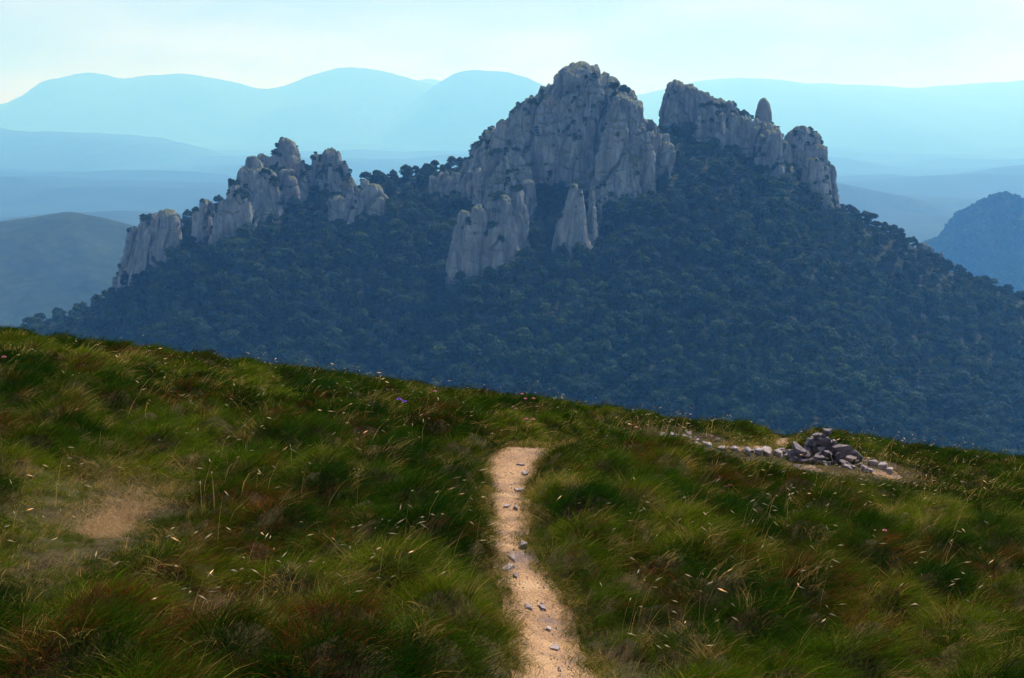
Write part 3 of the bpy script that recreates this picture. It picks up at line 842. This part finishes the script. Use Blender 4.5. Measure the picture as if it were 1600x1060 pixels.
# cairn: (px, py of centre, width px, height px, depth m, forward m, tilt deg about view axis, pitch deg, label)
cx0, cy0 = on_hill(1296, 722)
cz0 = float(hill(cx0, cy0))
cairn = bpy.data.objects.new("cairn", None); COL.objects.link(cairn); cairn.location = (cx0, cy0, cz0)
tag(cairn, "small heap of dark broken stones piled up in the grass by the footpath", "cairn")
MPX = cy0 / FPX
STONES = [
    (1293, 676, 17, 9, .14, .02, -6, 8), (1278, 680, 14, 4, .14, .0, 14, 5), (1288, 688, 28, 12, .22, .03, -8, 10), (1272, 688, 12, 10, .2, .10, 20, 0),
    (1292, 698, 36, 14, .30, .06, 10, 0), (1302, 691, 9, 6, .14, -.02, -12, 10), (1264, 697, 15, 8, .2, .16, -10, 0), (1251, 700, 40, 9, .30, -.05, -6, 14),
    (1241, 709, 24, 9, .26, -.02, 4, 0), (1259, 710, 26, 6, .24, -.14, 20, 16), (1284, 704, 15, 7, .16, -.10, -8, 20), (1281, 712, 26, 6, .26, -.16, 0, 12),
    (1299, 714, 6, 17, .22, -.14, 16, 0), (1317, 705, 34, 17, .12, .0, -4, -14), (1340, 712, 29, 7, .24, .0, -43, 0), (1300, 706, 40, 18, .34, .16, 0, 0),
    (1329, 717, 18, 5, .2, -.12, -5, 10), (1356, 724, 24, 4, .22, -.06, -6, 6), (1282, 721, 54, 3.4, .12, -.24, -12, 4), (1256, 719, 24, 4, .2, -.22, 4, 8),
    (1288, 695, 32, 18, .2, .08, 4, 0), (1276, 704, 26, 14, .22, .08, -6, 0), (1284, 682, 16, 6, .15, .03, 3, 0), (1324, 716, 30, 8, .2, -.02, 0, 0),
    (1270, 692, 20, 9, .2, .02, -18, 0), (1304, 700, 22, 10, .2, -.04, 12, 10), (1262, 706, 18, 9, .2, -.02, 22, 0), (1292, 708, 18, 8, .18, -.1, -14, 12), (1308, 712, 14, 9, .16, -.1, 25, 0), (1274, 722, 16, 5, .16, -.2, 10, 0), (1318, 722, 18, 5, .16, -.16, -8, 0), (1246, 716, 14, 6, .16, -.1, 12, 0), (1338, 722, 14, 5, .14, -.1, 14, 0),
    (1312, 718, 20, 7, .22, -.10, 6, 0), (1268, 716, 24, 8, .24, -.04, -4, 0), (1345, 720, 20, 6, .2, .02, -20, 0), (1330, 712, 20, 10, .2, .12, -10, 0)]
for i, (px, py, w, h, d, fwd, tilt, pit) in enumerate(STONES):
    me = slab(w * MPX, d, h * MPX, 300 + i, .28, 7)
    me.materials.append(M_STONE)
    o = bpy.data.objects.new("stone", me); COL.objects.link(o); o.parent = cairn
    p = at(px, py, cy0 + fwd)
    R = Matrix.Rotation(-math.radians(tilt) * -1, 3, 'Y') @ Matrix.Rotation(math.radians(pit), 3, 'X') @ Matrix.Rotation(random.uniform(-.3, .3), 3, 'Z')
    R = Matrix.Rotation(-math.radians(tilt), 3, 'Y') @ Matrix.Rotation(math.radians(pit), 3, 'X')
    c = R @ Vector((0, 0, h * MPX / 2))
    o.location = p - c - Vector((cx0, cy0, cz0)); o.rotation_euler = R.to_euler()
    if i == 0: o["label"] = "greenish grey capstone"
    if i == 14: o["label"] = "slab leaning on its edge"

def ground_stone(name, px, py, w, h, d, label, group=None, seed=0, sink=.35, rot=None, m=None):
    x, y = on_hill(px, py); s = y / FPX
    me = slab(w * s, d, h * s * .55 + .045, seed, rough=.25, n=9); me.materials.append(m or M_SLAB)
    o = link(name, me); o.location = (x, y + d / 2 * .6, float(hill(x, y + d * .3)) + .010 - .036)
    o.rotation_euler = (random.uniform(-.08, .08), random.uniform(-.08, .08), rot if rot is not None else random.uniform(-.3, .3))
    return tag(o, label, "stone", group)

ground_stone("stone", 815, 849, 19, 13, .14, "loose pale rounded stone on the right edge of the footpath", seed=1, rot=.3)
for i, (px, py, w, h, d, lab) in enumerate([
    (812, 762, 22, 3, .32, "flat lilac-grey stone set in the upper footpath by the right edge"),
    (820, 736, 17, 3, .2, "small flat stone near the top of the footpath"),
    (812, 721, 28, 2.5, .1, "thin stone edge lying across the top end of the footpath"),
    (792, 787, 14, 3, .16, "small dark flat stone at the left below the lilac-grey slab"),
    (806, 788, 12, 3, .14, "small flat stone in the middle of the path below the lilac-grey slab"),
    (800, 868, 20, 2.5, .22, "flat purple-grey stone in the path just below the loose pale stone"),
    (794, 884, 24, 2.5, .24, "wide flat grey stone where the path narrows"),
    (806, 893, 14, 2.5, .16, "small stone right of the wide flat stone where the path narrows"),
    (826, 944, 22, 3, .18, "pale flat stone in the lower path, on its left"),
    (848, 945, 16, 3, .16, "pale flat stone in the lower path, on its right"),
    (868, 1006, 28, 3, .16, "dark flat stone by the right edge near the bottom of the path"),
    (858, 975, 12, 2, .1, "tiny dark stone above the dark stone near the bottom of the path")]):
    ground_stone("flat_stone", px, py, w * .75, h * .8, d * .75, lab, "stones set in the footpath", seed=40 + i)
row = [(1044, 681, 14, 4), (1052, 682, 16, 4), (1064, 684, 12, 4), (1078, 686, 14, 5), (1092, 689, 15, 4), (1104, 691, 16, 6), (1117, 695, 16, 4), (1132, 700, 18, 5), (1146, 702, 14, 4), (1158, 705, 12, 4), (1170, 708, 14, 8), (1190, 710, 22, 8), (1207, 711, 26, 9), (1224, 713, 20, 6)]
for i, (px, py, w, h) in enumerate(row):
    lab = "low pale stone in the line of stones running from the path to the cairn"
    if i == len(row) - 2: lab = "broad pale boulder with a domed top, just left of the cairn"
    if i == len(row) - 4: lab = "small pointed pale stone in the stone line, left of the broad pale boulder"
    ground_stone("low_stone", px + random.uniform(-7, 7), py + 2 + random.uniform(-1.5, 1.5), w * random.uniform(.5, .95), (h + 3) * random.uniform(.5, 1.1), .2 + .1 * random.random(), lab, "line of stones leading to the cairn", seed=80 + i)
for i, (px, py, w, h, lab) in enumerate([(1366, 730, 16, 4, "flat stone just off the cairn's right foot"), (1380, 733, 20, 5, "pale stone in the grass right of the cairn"), (1392, 738, 14, 3, "last small stone of the spill right of the cairn"),
                                          (1036, 684, 10, 4, "small grey stone at the left end of the stone line")]):
    ground_stone("low_stone", px, py, w, h + 2, .2, lab, "stones scattered by the cairn", seed=120 + i)

# broken rubble between the stones of the row and at the cairn's foot
bm = bmesh.new()
for k in range(120):
    if k < 75:
        t = random.random(); px, py = 1040 + 205 * t + random.gauss(0, 3), 681 + 32 * t ** 1.1 + random.gauss(0, 2.2)
    else:
        t = random.random(); px, py = 1235 + 160 * t, 722 + 20 * t ** 1.5 + random.gauss(0, 2.5)
    x, y = on_hill(px, py); r_ = random.uniform(.018, .06)
    me = slab(r_ * 2 * random.uniform(.8, 1.6), r_ * 2, r_ * random.uniform(.6, 1.1), 500 + k, .3, 6)
    b2 = bmesh.new(); b2.from_mesh(me); b2.transform(Matrix.Translation((x, y, float(hill(x, y)) - .006)) @ Matrix.Rotation(random.uniform(-.5, .5), 4, 'X') @ Matrix.Rotation(random.uniform(-.5, .5), 4, 'Y') @ Matrix.Rotation(random.uniform(0, 6.28), 4, 'Z')); b2.to_mesh(me); b2.free()
    bm.from_mesh(me); bpy.data.meshes.remove(me)
me = bpy.data.meshes.new("rubble"); bm.to_mesh(me); bm.free()
tag(link("rubble", me, M_SLAB), "broken pale rubble along the stone line and below the cairn", kind="stuff")

# gravel and straw on the bare ground
def scatter_gravel(n):
    i = RNG.integers(0, len(PATH), n); k = RNG.uniform(-1, 1, n)
    x = PATH[i, 0] + nor[i, 0] * k * PATH[i, 2] + RNG.normal(0, .02, n); y = PATH[i, 1] + nor[i, 1] * k * PATH[i, 2] + RNG.normal(0, .05, n)
    for bx, by, a, b_ in BARE[2:]:
        q = RNG.random((n // 8, 2)) * [1, 2 * math.pi]
        x = np.append(x, bx + a * np.sqrt(q[:, 0]) * np.cos(q[:, 1])); y = np.append(y, by + b_ * np.sqrt(q[:, 0]) * np.sin(q[:, 1]))
    n = len(x); z = hill(x, y) + .014
    s = RNG.uniform(.003, .008, n) * RNG.choice([1, 1, 1, 1, 1, 1.8], n)
    o6 = np.array([[1, 0, 0], [0, 1, 0], [-1, 0, 0], [0, -1, 0], [0, 0, .8], [0, 0, -.6]])
    f = np.array([[0, 1, 4], [1, 2, 4], [2, 3, 4], [3, 0, 4], [1, 0, 5], [2, 1, 5], [3, 2, 5], [0, 3, 5]])
    ro = RNG.random(n) * 6.28
    v = o6[None] * (s[:, None] * RNG.uniform(.6, 1.5, (n, 6)))[:, :, None]
    v = np.stack([v[..., 0] * np.cos(ro)[:, None] - v[..., 1] * np.sin(ro)[:, None], v[..., 0] * np.sin(ro)[:, None] + v[..., 1] * np.cos(ro)[:, None], v[..., 2]], -1)
    v += np.stack([x, y, z], -1)[:, None]
    t = f[None] + (np.arange(n) * 6)[:, None, None]
    return mesh_np("gravel", v.reshape(-1, 3), None, t.reshape(-1, 3), smooth=False)
o = link("gravel", scatter_gravel(4500), make_stone("gravel_grit", (0.34, 0.25, 0.18), (0.62, 0.48, 0.36))); tag(o, "loose grit on the bare earth of the footpath", kind="stuff")

# ------------------------------------------------------------------ grass
def blades(root, dirx, diry, length, width, curve, tint, segs, facing=None):
    """Bent tapering blades. dir = horizontal direction of lean, curve = how far it leans over."""
    n = len(root)
    t = np.linspace(0, 1, segs + 1)
    lean = curve[:, None] * t[None] ** 1.7
    hx = length[:, None] * lean
    hz = length[:, None] * t[None] * np.sqrt(np.clip(1 - (curve[:, None] * .75 * t[None] ** .8) ** 2, .08, 1)) 
    cx = root[:, 0, None] + dirx[:, None] * hx; cy = root[:, 1, None] + diry[:, None] * hx; cz = root[:, 2, None] + hz
    fa = RNG.random(n) * math.pi if facing is None else facing
    wx, wy = np.cos(fa), np.sin(fa) * .6
    wprof = (1 - t[:-1] ** 1.6 * .75)
    V = np.empty((n, segs * 2 + 1, 3), np.float32)
    for k in range(segs):
        w = width * wprof[k] / 2
        V[:, 2 * k] = np.stack([cx[:, k] - wx * w, cy[:, k] - wy * w, cz[:, k]], -1)
        V[:, 2 * k + 1] = np.stack([cx[:, k] + wx * w, cy[:, k] + wy * w, cz[:, k]], -1)
    V[:, -1] = np.stack([cx[:, -1], cy[:, -1], cz[:, -1]], -1)
    q = np.array([[2 * k, 2 * k + 1, 2 * k + 3, 2 * k + 2] for k in range(segs - 1)])
    tr = np.array([[2 * segs - 2, 2 * segs - 1, 2 * segs]])
    off = (np.arange(n) * (segs * 2 + 1))[:, None, None]
    Q = (q[None] + off).reshape(-1, 4); T = (tr[None] + off).reshape(-1, 3)
    C = np.repeat(tint[:, None, :], segs * 2 + 1, axis=1)
    return V.reshape(-1, 3), Q, T, C.reshape(-1, 3)

def merge(parts):
    vs, qs, ts, cs, b = [], [], [], [], 0
    for v, q, t, c in parts:
        vs.append(v); qs.append(q + b); ts.append(t + b); cs.append(c); b += len(v)
    return np.concatenate(vs), np.concatenate(qs), np.concatenate(ts), np.concatenate(cs)

def tinted(name, parts, material):
    v, q, t, c = merge(parts)
    me = mesh_np(name, v, q, t)
    a = me.color_attributes.new("tint", 'FLOAT_COLOR', 'POINT')
    a.data.foreach_set("color", np.concatenate([c, np.ones((len(c), 1))], 1).astype(np.float32).ravel())
    return link(name, me, material)

GREEN = np.array([[.010, .036, .002], [.018, .050, .003], [.046, .088, .005], [.014, .044, .005]])
LIME = np.array([.165, .21, .008]); STRAW = np.array([.48, .33, .11]); RUST = np.array([.125, .038, .013]); UMBER = np.array([.026, .014, .005])  # LIME is yellowish grass with sunlight painted in; UMBER also paints gap shade
ttone = noise(tx_ * .5, ty_ * .5, 0, 137) * .6 + RNG.normal(-.1, .55, len(tx_))
WIND = np.array([.72, -.35])
def tuft_mesh(seed, n, lo, hi, width, spread, droop):
    """A small lock of combed blades leaning towards local +X."""
    global RNG
    keep_rng = RNG; RNG = np.random.default_rng(seed)
    rt = np.column_stack([RNG.normal(0, spread, (n, 2)), np.zeros(n)])
    an = RNG.normal(0, .75, n)
    v, q, t, c = blades(rt, np.cos(an), np.sin(an), RNG.uniform(lo, hi, n) * np.where(RNG.random(n) < .07, 1.35, 1), width * RNG.uniform(.7, 1.4, n), np.clip(RNG.normal(droop, .2, n), .1, 1.15), np.ones((n, 3)), 3)
    RNG = keep_rng
    me = mesh_np("grass_tuft", v, q, t); me.materials.append(M_GRASS)
    return me
tufts = bpy.data.collections.new("grass_tufts")
KINDS = [tuft_mesh(400 + i, 36, .09, .23, .0031, .045, .62) for i in range(6)] + [tuft_mesh(420 + i, 24, .09, .21, .0068, .055, .62) for i in range(5)] \
      + [tuft_mesh(440 + i, 40, .05, .13, .0024, .06, .8) for i in range(4)] + [tuft_mesh(460 + i, 26, .05, .12, .0055, .07, .8) for i in range(3)]
for i, me in enumerate(KINDS): tufts.objects.link(bpy.data.objects.new("grass_tuft_%02d" % i, me))

nb = (100 * (rad / .3) ** 2 * np.clip(1.35 - ty_ / 32, .4, 1.15)).astype(int)
idx = np.repeat(np.arange(len(tx_)), nb); n = len(idx)
a = RNG.random(n) * 2 * math.pi; rr_ = np.sqrt(RNG.random(n)) * rad[idx] * 1.05
bx = tx_[idx] + rr_ * np.cos(a); by = ty_[idx] + rr_ * np.sin(a); out = rr_ / rad[idx]
wob = noise(tx_[idx] * 3 + rr_, a * .8, 0, 141) * .6
dx = np.cos(a + wob) * out + WIND[0] * .55 + RNG.normal(0, .15, n); dy = np.sin(a + wob) * out + WIND[1] * .55 + RNG.normal(0, .15, n)
lean = np.clip(.15 + .65 * np.hypot(dx, dy) * .6, 0, .85); phi = np.arctan2(dy, dx)
dp = path_dist(bx, by); cd = clear_dist(bx, by)
sc = (.56 + .30 * rad[idx] / .3) * RNG.uniform(.75, 1.2, n) * np.clip(.55 + dp * 1.2, .5, 1) * np.clip(.32 + cd * .5, .32, 1) * (1 - .2 * ss(22, 32, by))
tk = RNG.integers(0, 4, len(tx_))
g = GREEN[np.where(RNG.random(n) < .75, tk[idx], RNG.integers(0, 4, n))] * RNG.uniform(.75, 1.2, n)[:, None]
yl = np.clip(yellow_at(bx, by) * .6 + .5 * ttone[idx] + .35 * noise(bx * 2.2, by * 2.2, 0, 143), 0, 1)[:, None]
tint = g * (1 - yl * .75) + LIME * yl * .75
rs = RNG.random(n) < .02 + .32 * rust_at(bx, by); tint[rs] = RUST * RNG.uniform(.6, 1.3, rs.sum())[:, None]
dr = RNG.random(n) < .025 + .16 * yl[:, 0]; tint[dr] = STRAW * RNG.uniform(.5, .9, dr.sum())[:, None]
kd_ = np.where(by < 15, RNG.integers(0, 6, n), RNG.integers(6, 11, n))
kp = (dp > RNG.uniform(-.07, .0, n)) & (cd > 0) & in_view(bx, by, 3.0)
P1 = [q[kp] for q in (bx, by, lean, phi, sc, tint, kd_)]
# short cover between the tussocks: dead thatch, low green, and dark tint standing in for gap shade
n = 100000
uu = RNG.random(n); by = np.sqrt(4.5 ** 2 + uu * (38 ** 2 - 4.5 ** 2)); bx = RNG.uniform(-1, 1, n) * (.375 * by + 2.8)
dp = path_dist(bx, by); bd = bare_dist(bx, by); cd = clear_dist(bx, by)
kp = (dp > RNG.uniform(-.20, .03, n) * (RNG.random(n) < .75)) & (bd > RNG.uniform(-1.2, .1, n))
bx, by, dp, cd = bx[kp], by[kp], dp[kp], cd[kp]; n = len(bx)
ru, ye = rust_at(bx, by), yellow_at(bx, by)
tint = GREEN[RNG.integers(0, 4, n)] * RNG.uniform(.8, 1.4, n)[:, None]
ye2 = (ye * RNG.uniform(.3, 1, n))[:, None]; tint = tint * (1 - ye2) + LIME * ye2
gap = RNG.random(n) < .45
tint[gap] = UMBER * RNG.uniform(.5, 1.6, gap.sum())[:, None]  # shade between tussocks put into the tuft colour
dead = RNG.random(n) < .04 + .75 * ru
tint[dead] = np.where(RNG.random((dead.sum(), 1)) < .6, RUST, UMBER) * RNG.uniform(.6, 1.4, dead.sum())[:, None]
st = RNG.random(n) < .06 + .30 * ye * (1 - ru) + .35 * (dp < .10) + .55 * (bd[kp] < 1.6); tint[st] = STRAW * RNG.uniform(.5, 1.0, st.sum())[:, None]
kd_ = np.where(by < 15, RNG.integers(11, 15, n), RNG.integers(15, 18, n))
P2 = [bx, by, np.clip(RNG.normal(.3, .25, n), -.2, .9), RNG.normal(-.4, 1.2, n), RNG.uniform(.7, 1.4, n) * np.clip(np.where(cd < .4, .42, .6) + np.minimum(dp, cd) * 1.4, .42, 1), tint, kd_]
# ragged fringe along the footpath and over the worn patch
i = RNG.integers(0, len(PATH), 4200); sd = RNG.choice([-1, 1], 4200); of = PATH[i, 2] + RNG.normal(.025, .045, 4200)
bx = PATH[i, 0] + nor[i, 0] * sd * of; by = PATH[i, 1] + nor[i, 1] * sd * of
for cx, cy, a_, b_ in BARE[:2]:
    bx = np.append(bx, cx + RNG.normal(0, .8 * a_, 170)); by = np.append(by, cy + RNG.normal(0, .8 * b_, 170))
n = len(bx)
tint = np.where(RNG.random((n, 1)) < .45, STRAW * .8, np.where(RNG.random((n, 1)) < .5, LIME * .7, GREEN[RNG.integers(0, 4, n)])) * RNG.uniform(.6, 1.1, (n, 1))
tint[4200:] = np.array([.60, .40, .22]) * RNG.uniform(.5, 1.1, (n - 4200, 1))
P3 = [bx, by, np.clip(RNG.normal(.35, .3, n), -.2, 1), RNG.uniform(-3.14, 3.14, n), RNG.uniform(.45, 1.0, n), tint, np.where(by < 15, RNG.integers(11, 15, n), RNG.integers(15, 18, n))]
bx, by, lean, phi, sc, tint, kd_ = [np.concatenate(q) for q in zip(P1, P2, P3)]
n = len(bx)
gm = bpy.data.meshes.new("grass"); gm.vertices.add(n)
gm.vertices.foreach_set("co", np.stack([bx, by, hill(bx, by) - .008], -1).astype(np.float32).ravel())
def put(name, typ, key, data): gm.attributes.new(name, typ, 'POINT').data.foreach_set(key, data.ravel())
put("size", 'FLOAT', "value", sc.astype(np.float32)); put("kind_index", 'INT', "value", kd_.astype(np.int32))
put("turn", 'FLOAT_VECTOR', "vector", np.stack([0 * lean, lean, phi], -1).astype(np.float32))
put("tuft_tint", 'FLOAT_COLOR', "color", np.concatenate([tint, np.ones((n, 1))], 1).astype(np.float32))
o = link("grass", gm); tag(o, "long tussocky hill grass with dry and reddish patches", kind="stuff")
ng = bpy.data.node_groups.new("grass_nodes", 'GeometryNodeTree')
ng.interface.new_socket("Geometry", in_out='INPUT', socket_type='NodeSocketGeometry'); ng.interface.new_socket("Geometry", in_out='OUTPUT', socket_type='NodeSocketGeometry')
N, L = ng.nodes, ng.links
gi, go = N.new("NodeGroupInput"), N.new("NodeGroupOutput")
ci = N.new("GeometryNodeCollectionInfo"); ci.inputs["Collection"].default_value = tufts; ci.inputs["Separate Children"].default_value = True; ci.inputs["Reset Children"].default_value = True
ip = N.new("GeometryNodeInstanceOnPoints"); ip.inputs["Pick Instance"].default_value = True
def named(nm, typ):
    q = N.new("GeometryNodeInputNamedAttribute"); q.data_type = typ; q.inputs[0].default_value = nm
    return [k for k in q.outputs if k.enabled][0]
er = N.new("FunctionNodeEulerToRotation"); L.new(named("turn", 'FLOAT_VECTOR'), er.inputs[0])
L.new(gi.outputs[0], ip.inputs["Points"]); L.new(ci.outputs[0], ip.inputs["Instance"]); L.new(named("kind_index", 'INT'), ip.inputs["Instance Index"])
L.new(er.outputs[0], ip.inputs["Rotation"]); L.new(named("size", 'FLOAT'), ip.inputs["Scale"]); L.new(ip.outputs[0], go.inputs[0])
o.modifiers.new("grass", 'NODES').node_group = ng

# seed heads: thin stems carrying pale nodding ears
HEADS = [(590, 930, 70, 26), (420, 935, 60, 14), (60, 850, 90, 30), (300, 1000, 110, 22), (1330, 860, 140, 30), (1230, 830, 60, 18), (1000, 690, 60, 40), (1240, 760, 140, 60), (1440, 780, 140, 60), (700, 640, 200, 50), (200, 620, 160, 40), (1150, 960, 120, 22), (960, 860, 90, 22), (380, 770, 140, 30), (700, 860, 90, 18), (1000, 1030, 120, 26), (1480, 960, 90, 18), (820, 660, 60, 14), (520, 640, 120, 36), (400, 560, 300, 70), (1100, 660, 100, 40), (1450, 720, 120, 60)]
hx, hy = [], []
for px, py, r, c in HEADS:
    for _ in range(int(c * 1.15)):
        q = on_hill(px + random.gauss(0, r * .7), max(py + random.gauss(0, r * .35), 545 + px * .12))
        hx.append(q[0]); hy.append(q[1])
hx, hy = np.array(hx), np.array(hy)
k = (path_dist(hx, hy) > .05) & (hy < 33) & (hy > 5); hx, hy = hx[k], hy[k]; n = len(hx)
an = RNG.normal(-.25, .8, n); ln = RNG.uniform(.20, .42, n); cv = np.clip(RNG.normal(.5, .18, n), .15, .9)
hz = hill(hx, hy)
tint = STRAW * RNG.uniform(.6, 1.0, n)[:, None]
sp_parts = [blades(np.stack([hx, hy, hz], -1), np.cos(an), np.sin(an), ln, np.maximum(.002, hy * .00026) + 0 * ln, cv, tint, 3)]
tipx = hx + np.cos(an) * ln * cv; tipy = hy + np.sin(an) * ln * cv; tipz = hz + ln * np.sqrt(np.clip(1 - (cv * .75) ** 2, .08, 1))
# ears: four sided spindles
el = RNG.uniform(.03, .075, n); ew = np.maximum(.004, hy * .0003) * RNG.uniform(.8, 1.3, n)
ed = np.stack([np.cos(an) * .95, np.sin(an) * .95, RNG.uniform(-.75, .7, n)], -1); ed /= np.linalg.norm(ed, axis=1)[:, None]
side = np.cross(ed, [0, 0, 1.0]); side /= np.linalg.norm(side, axis=1)[:, None]; up = np.cross(side, ed)
c0 = np.stack([tipx, tipy, tipz - .004], -1)
mid = c0 + ed * (el * .4)[:, None]
V = np.stack([c0, mid + side * ew[:, None], mid + up * ew[:, None], mid - side * ew[:, None], mid - up * ew[:, None], c0 + ed * el[:, None]], 1)
tf = np.array([[0, 1, 2], [0, 2, 3], [0, 3, 4], [0, 4, 1], [5, 2, 1], [5, 3, 2], [5, 4, 3], [5, 1, 4]])
T = (tf[None] + (np.arange(n) * 6)[:, None, None]).reshape(-1, 3)
ec = np.repeat((np.array([.54, .44, .28]) * RNG.uniform(.7, 1.15, n)[:, None])[:, None], 6, axis=1)
sp_parts.append((V.reshape(-1, 3), np.zeros((0, 4), int), T, ec.reshape(-1, 3)))
o = tinted("flowering_grass", sp_parts, M_SEED); tag(o, "pale seed heads nodding on thin stems above the grass", kind="stuff")

# ------------------------------------------------------------------ flowers
def flower(px, py, color, label, group=None, r=.022, h=.3):
    x, y = on_hill(px, py + h * .8 * FPX / on_hill(px, py)[1] * .9)
    root = bpy.data.objects.new("flower", None); COL.objects.link(root); root.location = (x, y, float(hill(x, y)))
    tag(root, label, "flower", group)
    h = h + .05
    bm = bmesh.new()
    prev = None
    for i in range(5):
        t = i / 4
        ring = [bm.verts.new((.03 * t * t + .0025 * math.cos(k * 2.094), .0025 * math.sin(k * 2.094), h * t)) for k in range(3)]
        if prev:
            for k in range(3): bm.faces.new((prev[k], prev[(k + 1) % 3], ring[(k + 1) % 3], ring[k]))
        prev = ring
    me = bpy.data.meshes.new("stem"); bm.to_mesh(me); bm.free(); link("stem", me, M_STEM, root)
    bm = bmesh.new(); c = Vector((.03, 0, h))
    for layer, (cnt, tl, rl) in enumerate(((8, .25, 1.0), (7, .75, .85), (5, 1.2, .7))):
        for k in range(cnt):
            a = 2 * math.pi * k / cnt + layer * .4
            d = Vector((math.cos(a) * math.cos(tl), math.sin(a) * math.cos(tl), math.sin(tl))); s = Vector((-math.sin(a), math.cos(a), 0))
            L_ = r * rl
            vs = [bm.verts.new(c + d * L_ * .1), bm.verts.new(c + d * L_ * .7 + s * L_ * .3), bm.verts.new(c + d * L_), bm.verts.new(c + d * L_ * .7 - s * L_ * .3)]
            bm.faces.new(vs)
    me = bpy.data.meshes.new("blossom"); bm.to_mesh(me); bm.free(); link("blossom", me, color, root)
M_STEM = plain("flower_stem", (.05, .09, .02)); M_PINK = plain("pink_petal", (.55, .16, .24)); M_VIOLET = plain("violet_petal", (.22, .06, .5)); M_CRIM = plain("crimson_petal", (.16, .015, .035))
for px, py, lab in ((803, 660, "leftmost pink flower of the clump beyond the top of the footpath"), (812, 664, "pink flower second from left in the clump beyond the path's top"), (818, 671, "lowest pink flower in the clump beyond the path's top"),
                    (817, 663, "central pink flower in the clump beyond the path's top"), (829, 672, "lower right pink flower in the clump beyond the path's top"), (830, 659, "highest and rightmost pink flower in the clump beyond the path's top")):
    flower(px, py, M_PINK, lab, "pink flowers beyond the path", r=.026)
flower(620, 658, M_VIOLET, "violet flower in the grass left of the path, the left one of a pair", "violet flowers", r=.034)
flower(628, 657, M_VIOLET, "violet flower in the grass left of the path, the right one of a pair", "violet flowers", r=.034)
flower(676, 653, M_PINK, "single pink flower between the violet pair and the path", r=.026)
flower(1373, 864, M_PINK, "single pink flower in the open grass well below the cairn", r=.02)
flower(6, 607, M_PINK, "pink flower at the left edge of the picture", r=.028)
flower(1108, 1 + 700, M_PINK, "small pink flower just below the line of stones", r=.02)
for i, (px, py) in enumerate(((1120, 768), (1127, 777), (1134, 782), (1124, 785))):
    flower(px, py, M_CRIM, ["topmost dark crimson flower in the reddish hollow below the stones", "central dark crimson flower in the reddish hollow below the stones", "rightmost dark crimson flower in the reddish hollow below the stones", "lowest dark crimson flower in the reddish hollow below the stones"][i], "crimson flowers in the hollow", r=.02, h=.15)

# ------------------------------------------------------------------ haze
bm = bmesh.new(); bmesh.ops.create_cube(bm, size=1)
x0, x1, y0, y1, z0, z1 = -34000, 34000, -400, 40500, -403.5, 1160
for v in bm.verts:
    v.co = ((x0 + x1) / 2 + v.co.x * (x1 - x0), (y0 + y1) / 2 + v.co.y * (y1 - y0), (z0 + z1) / 2 + v.co.z * (z1 - z0))
me = bpy.data.meshes.new("haze"); bm.to_mesh(me); bm.free()
hm = bpy.data.materials.new("haze_air"); hm.use_nodes = True; hn = hm.node_tree.nodes; hn.clear()
ho = hn.new("ShaderNodeOutputMaterial"); hv = hn.new("ShaderNodeVolumePrincipled")
hv.inputs["Color"].default_value = (*HAZE_COLOR, 1); hv.inputs["Absorption Color"].default_value = (1, 1, 1, 1)
hv.inputs["Density"].default_value = HAZE_DENSITY; hv.inputs["Anisotropy"].default_value = 0.25
hm.node_tree.links.new(hv.outputs[0], ho.inputs["Volume"])
hz_o = link("haze", me, hm); tag(hz_o, "blue summer haze filling the air", kind="stuff")
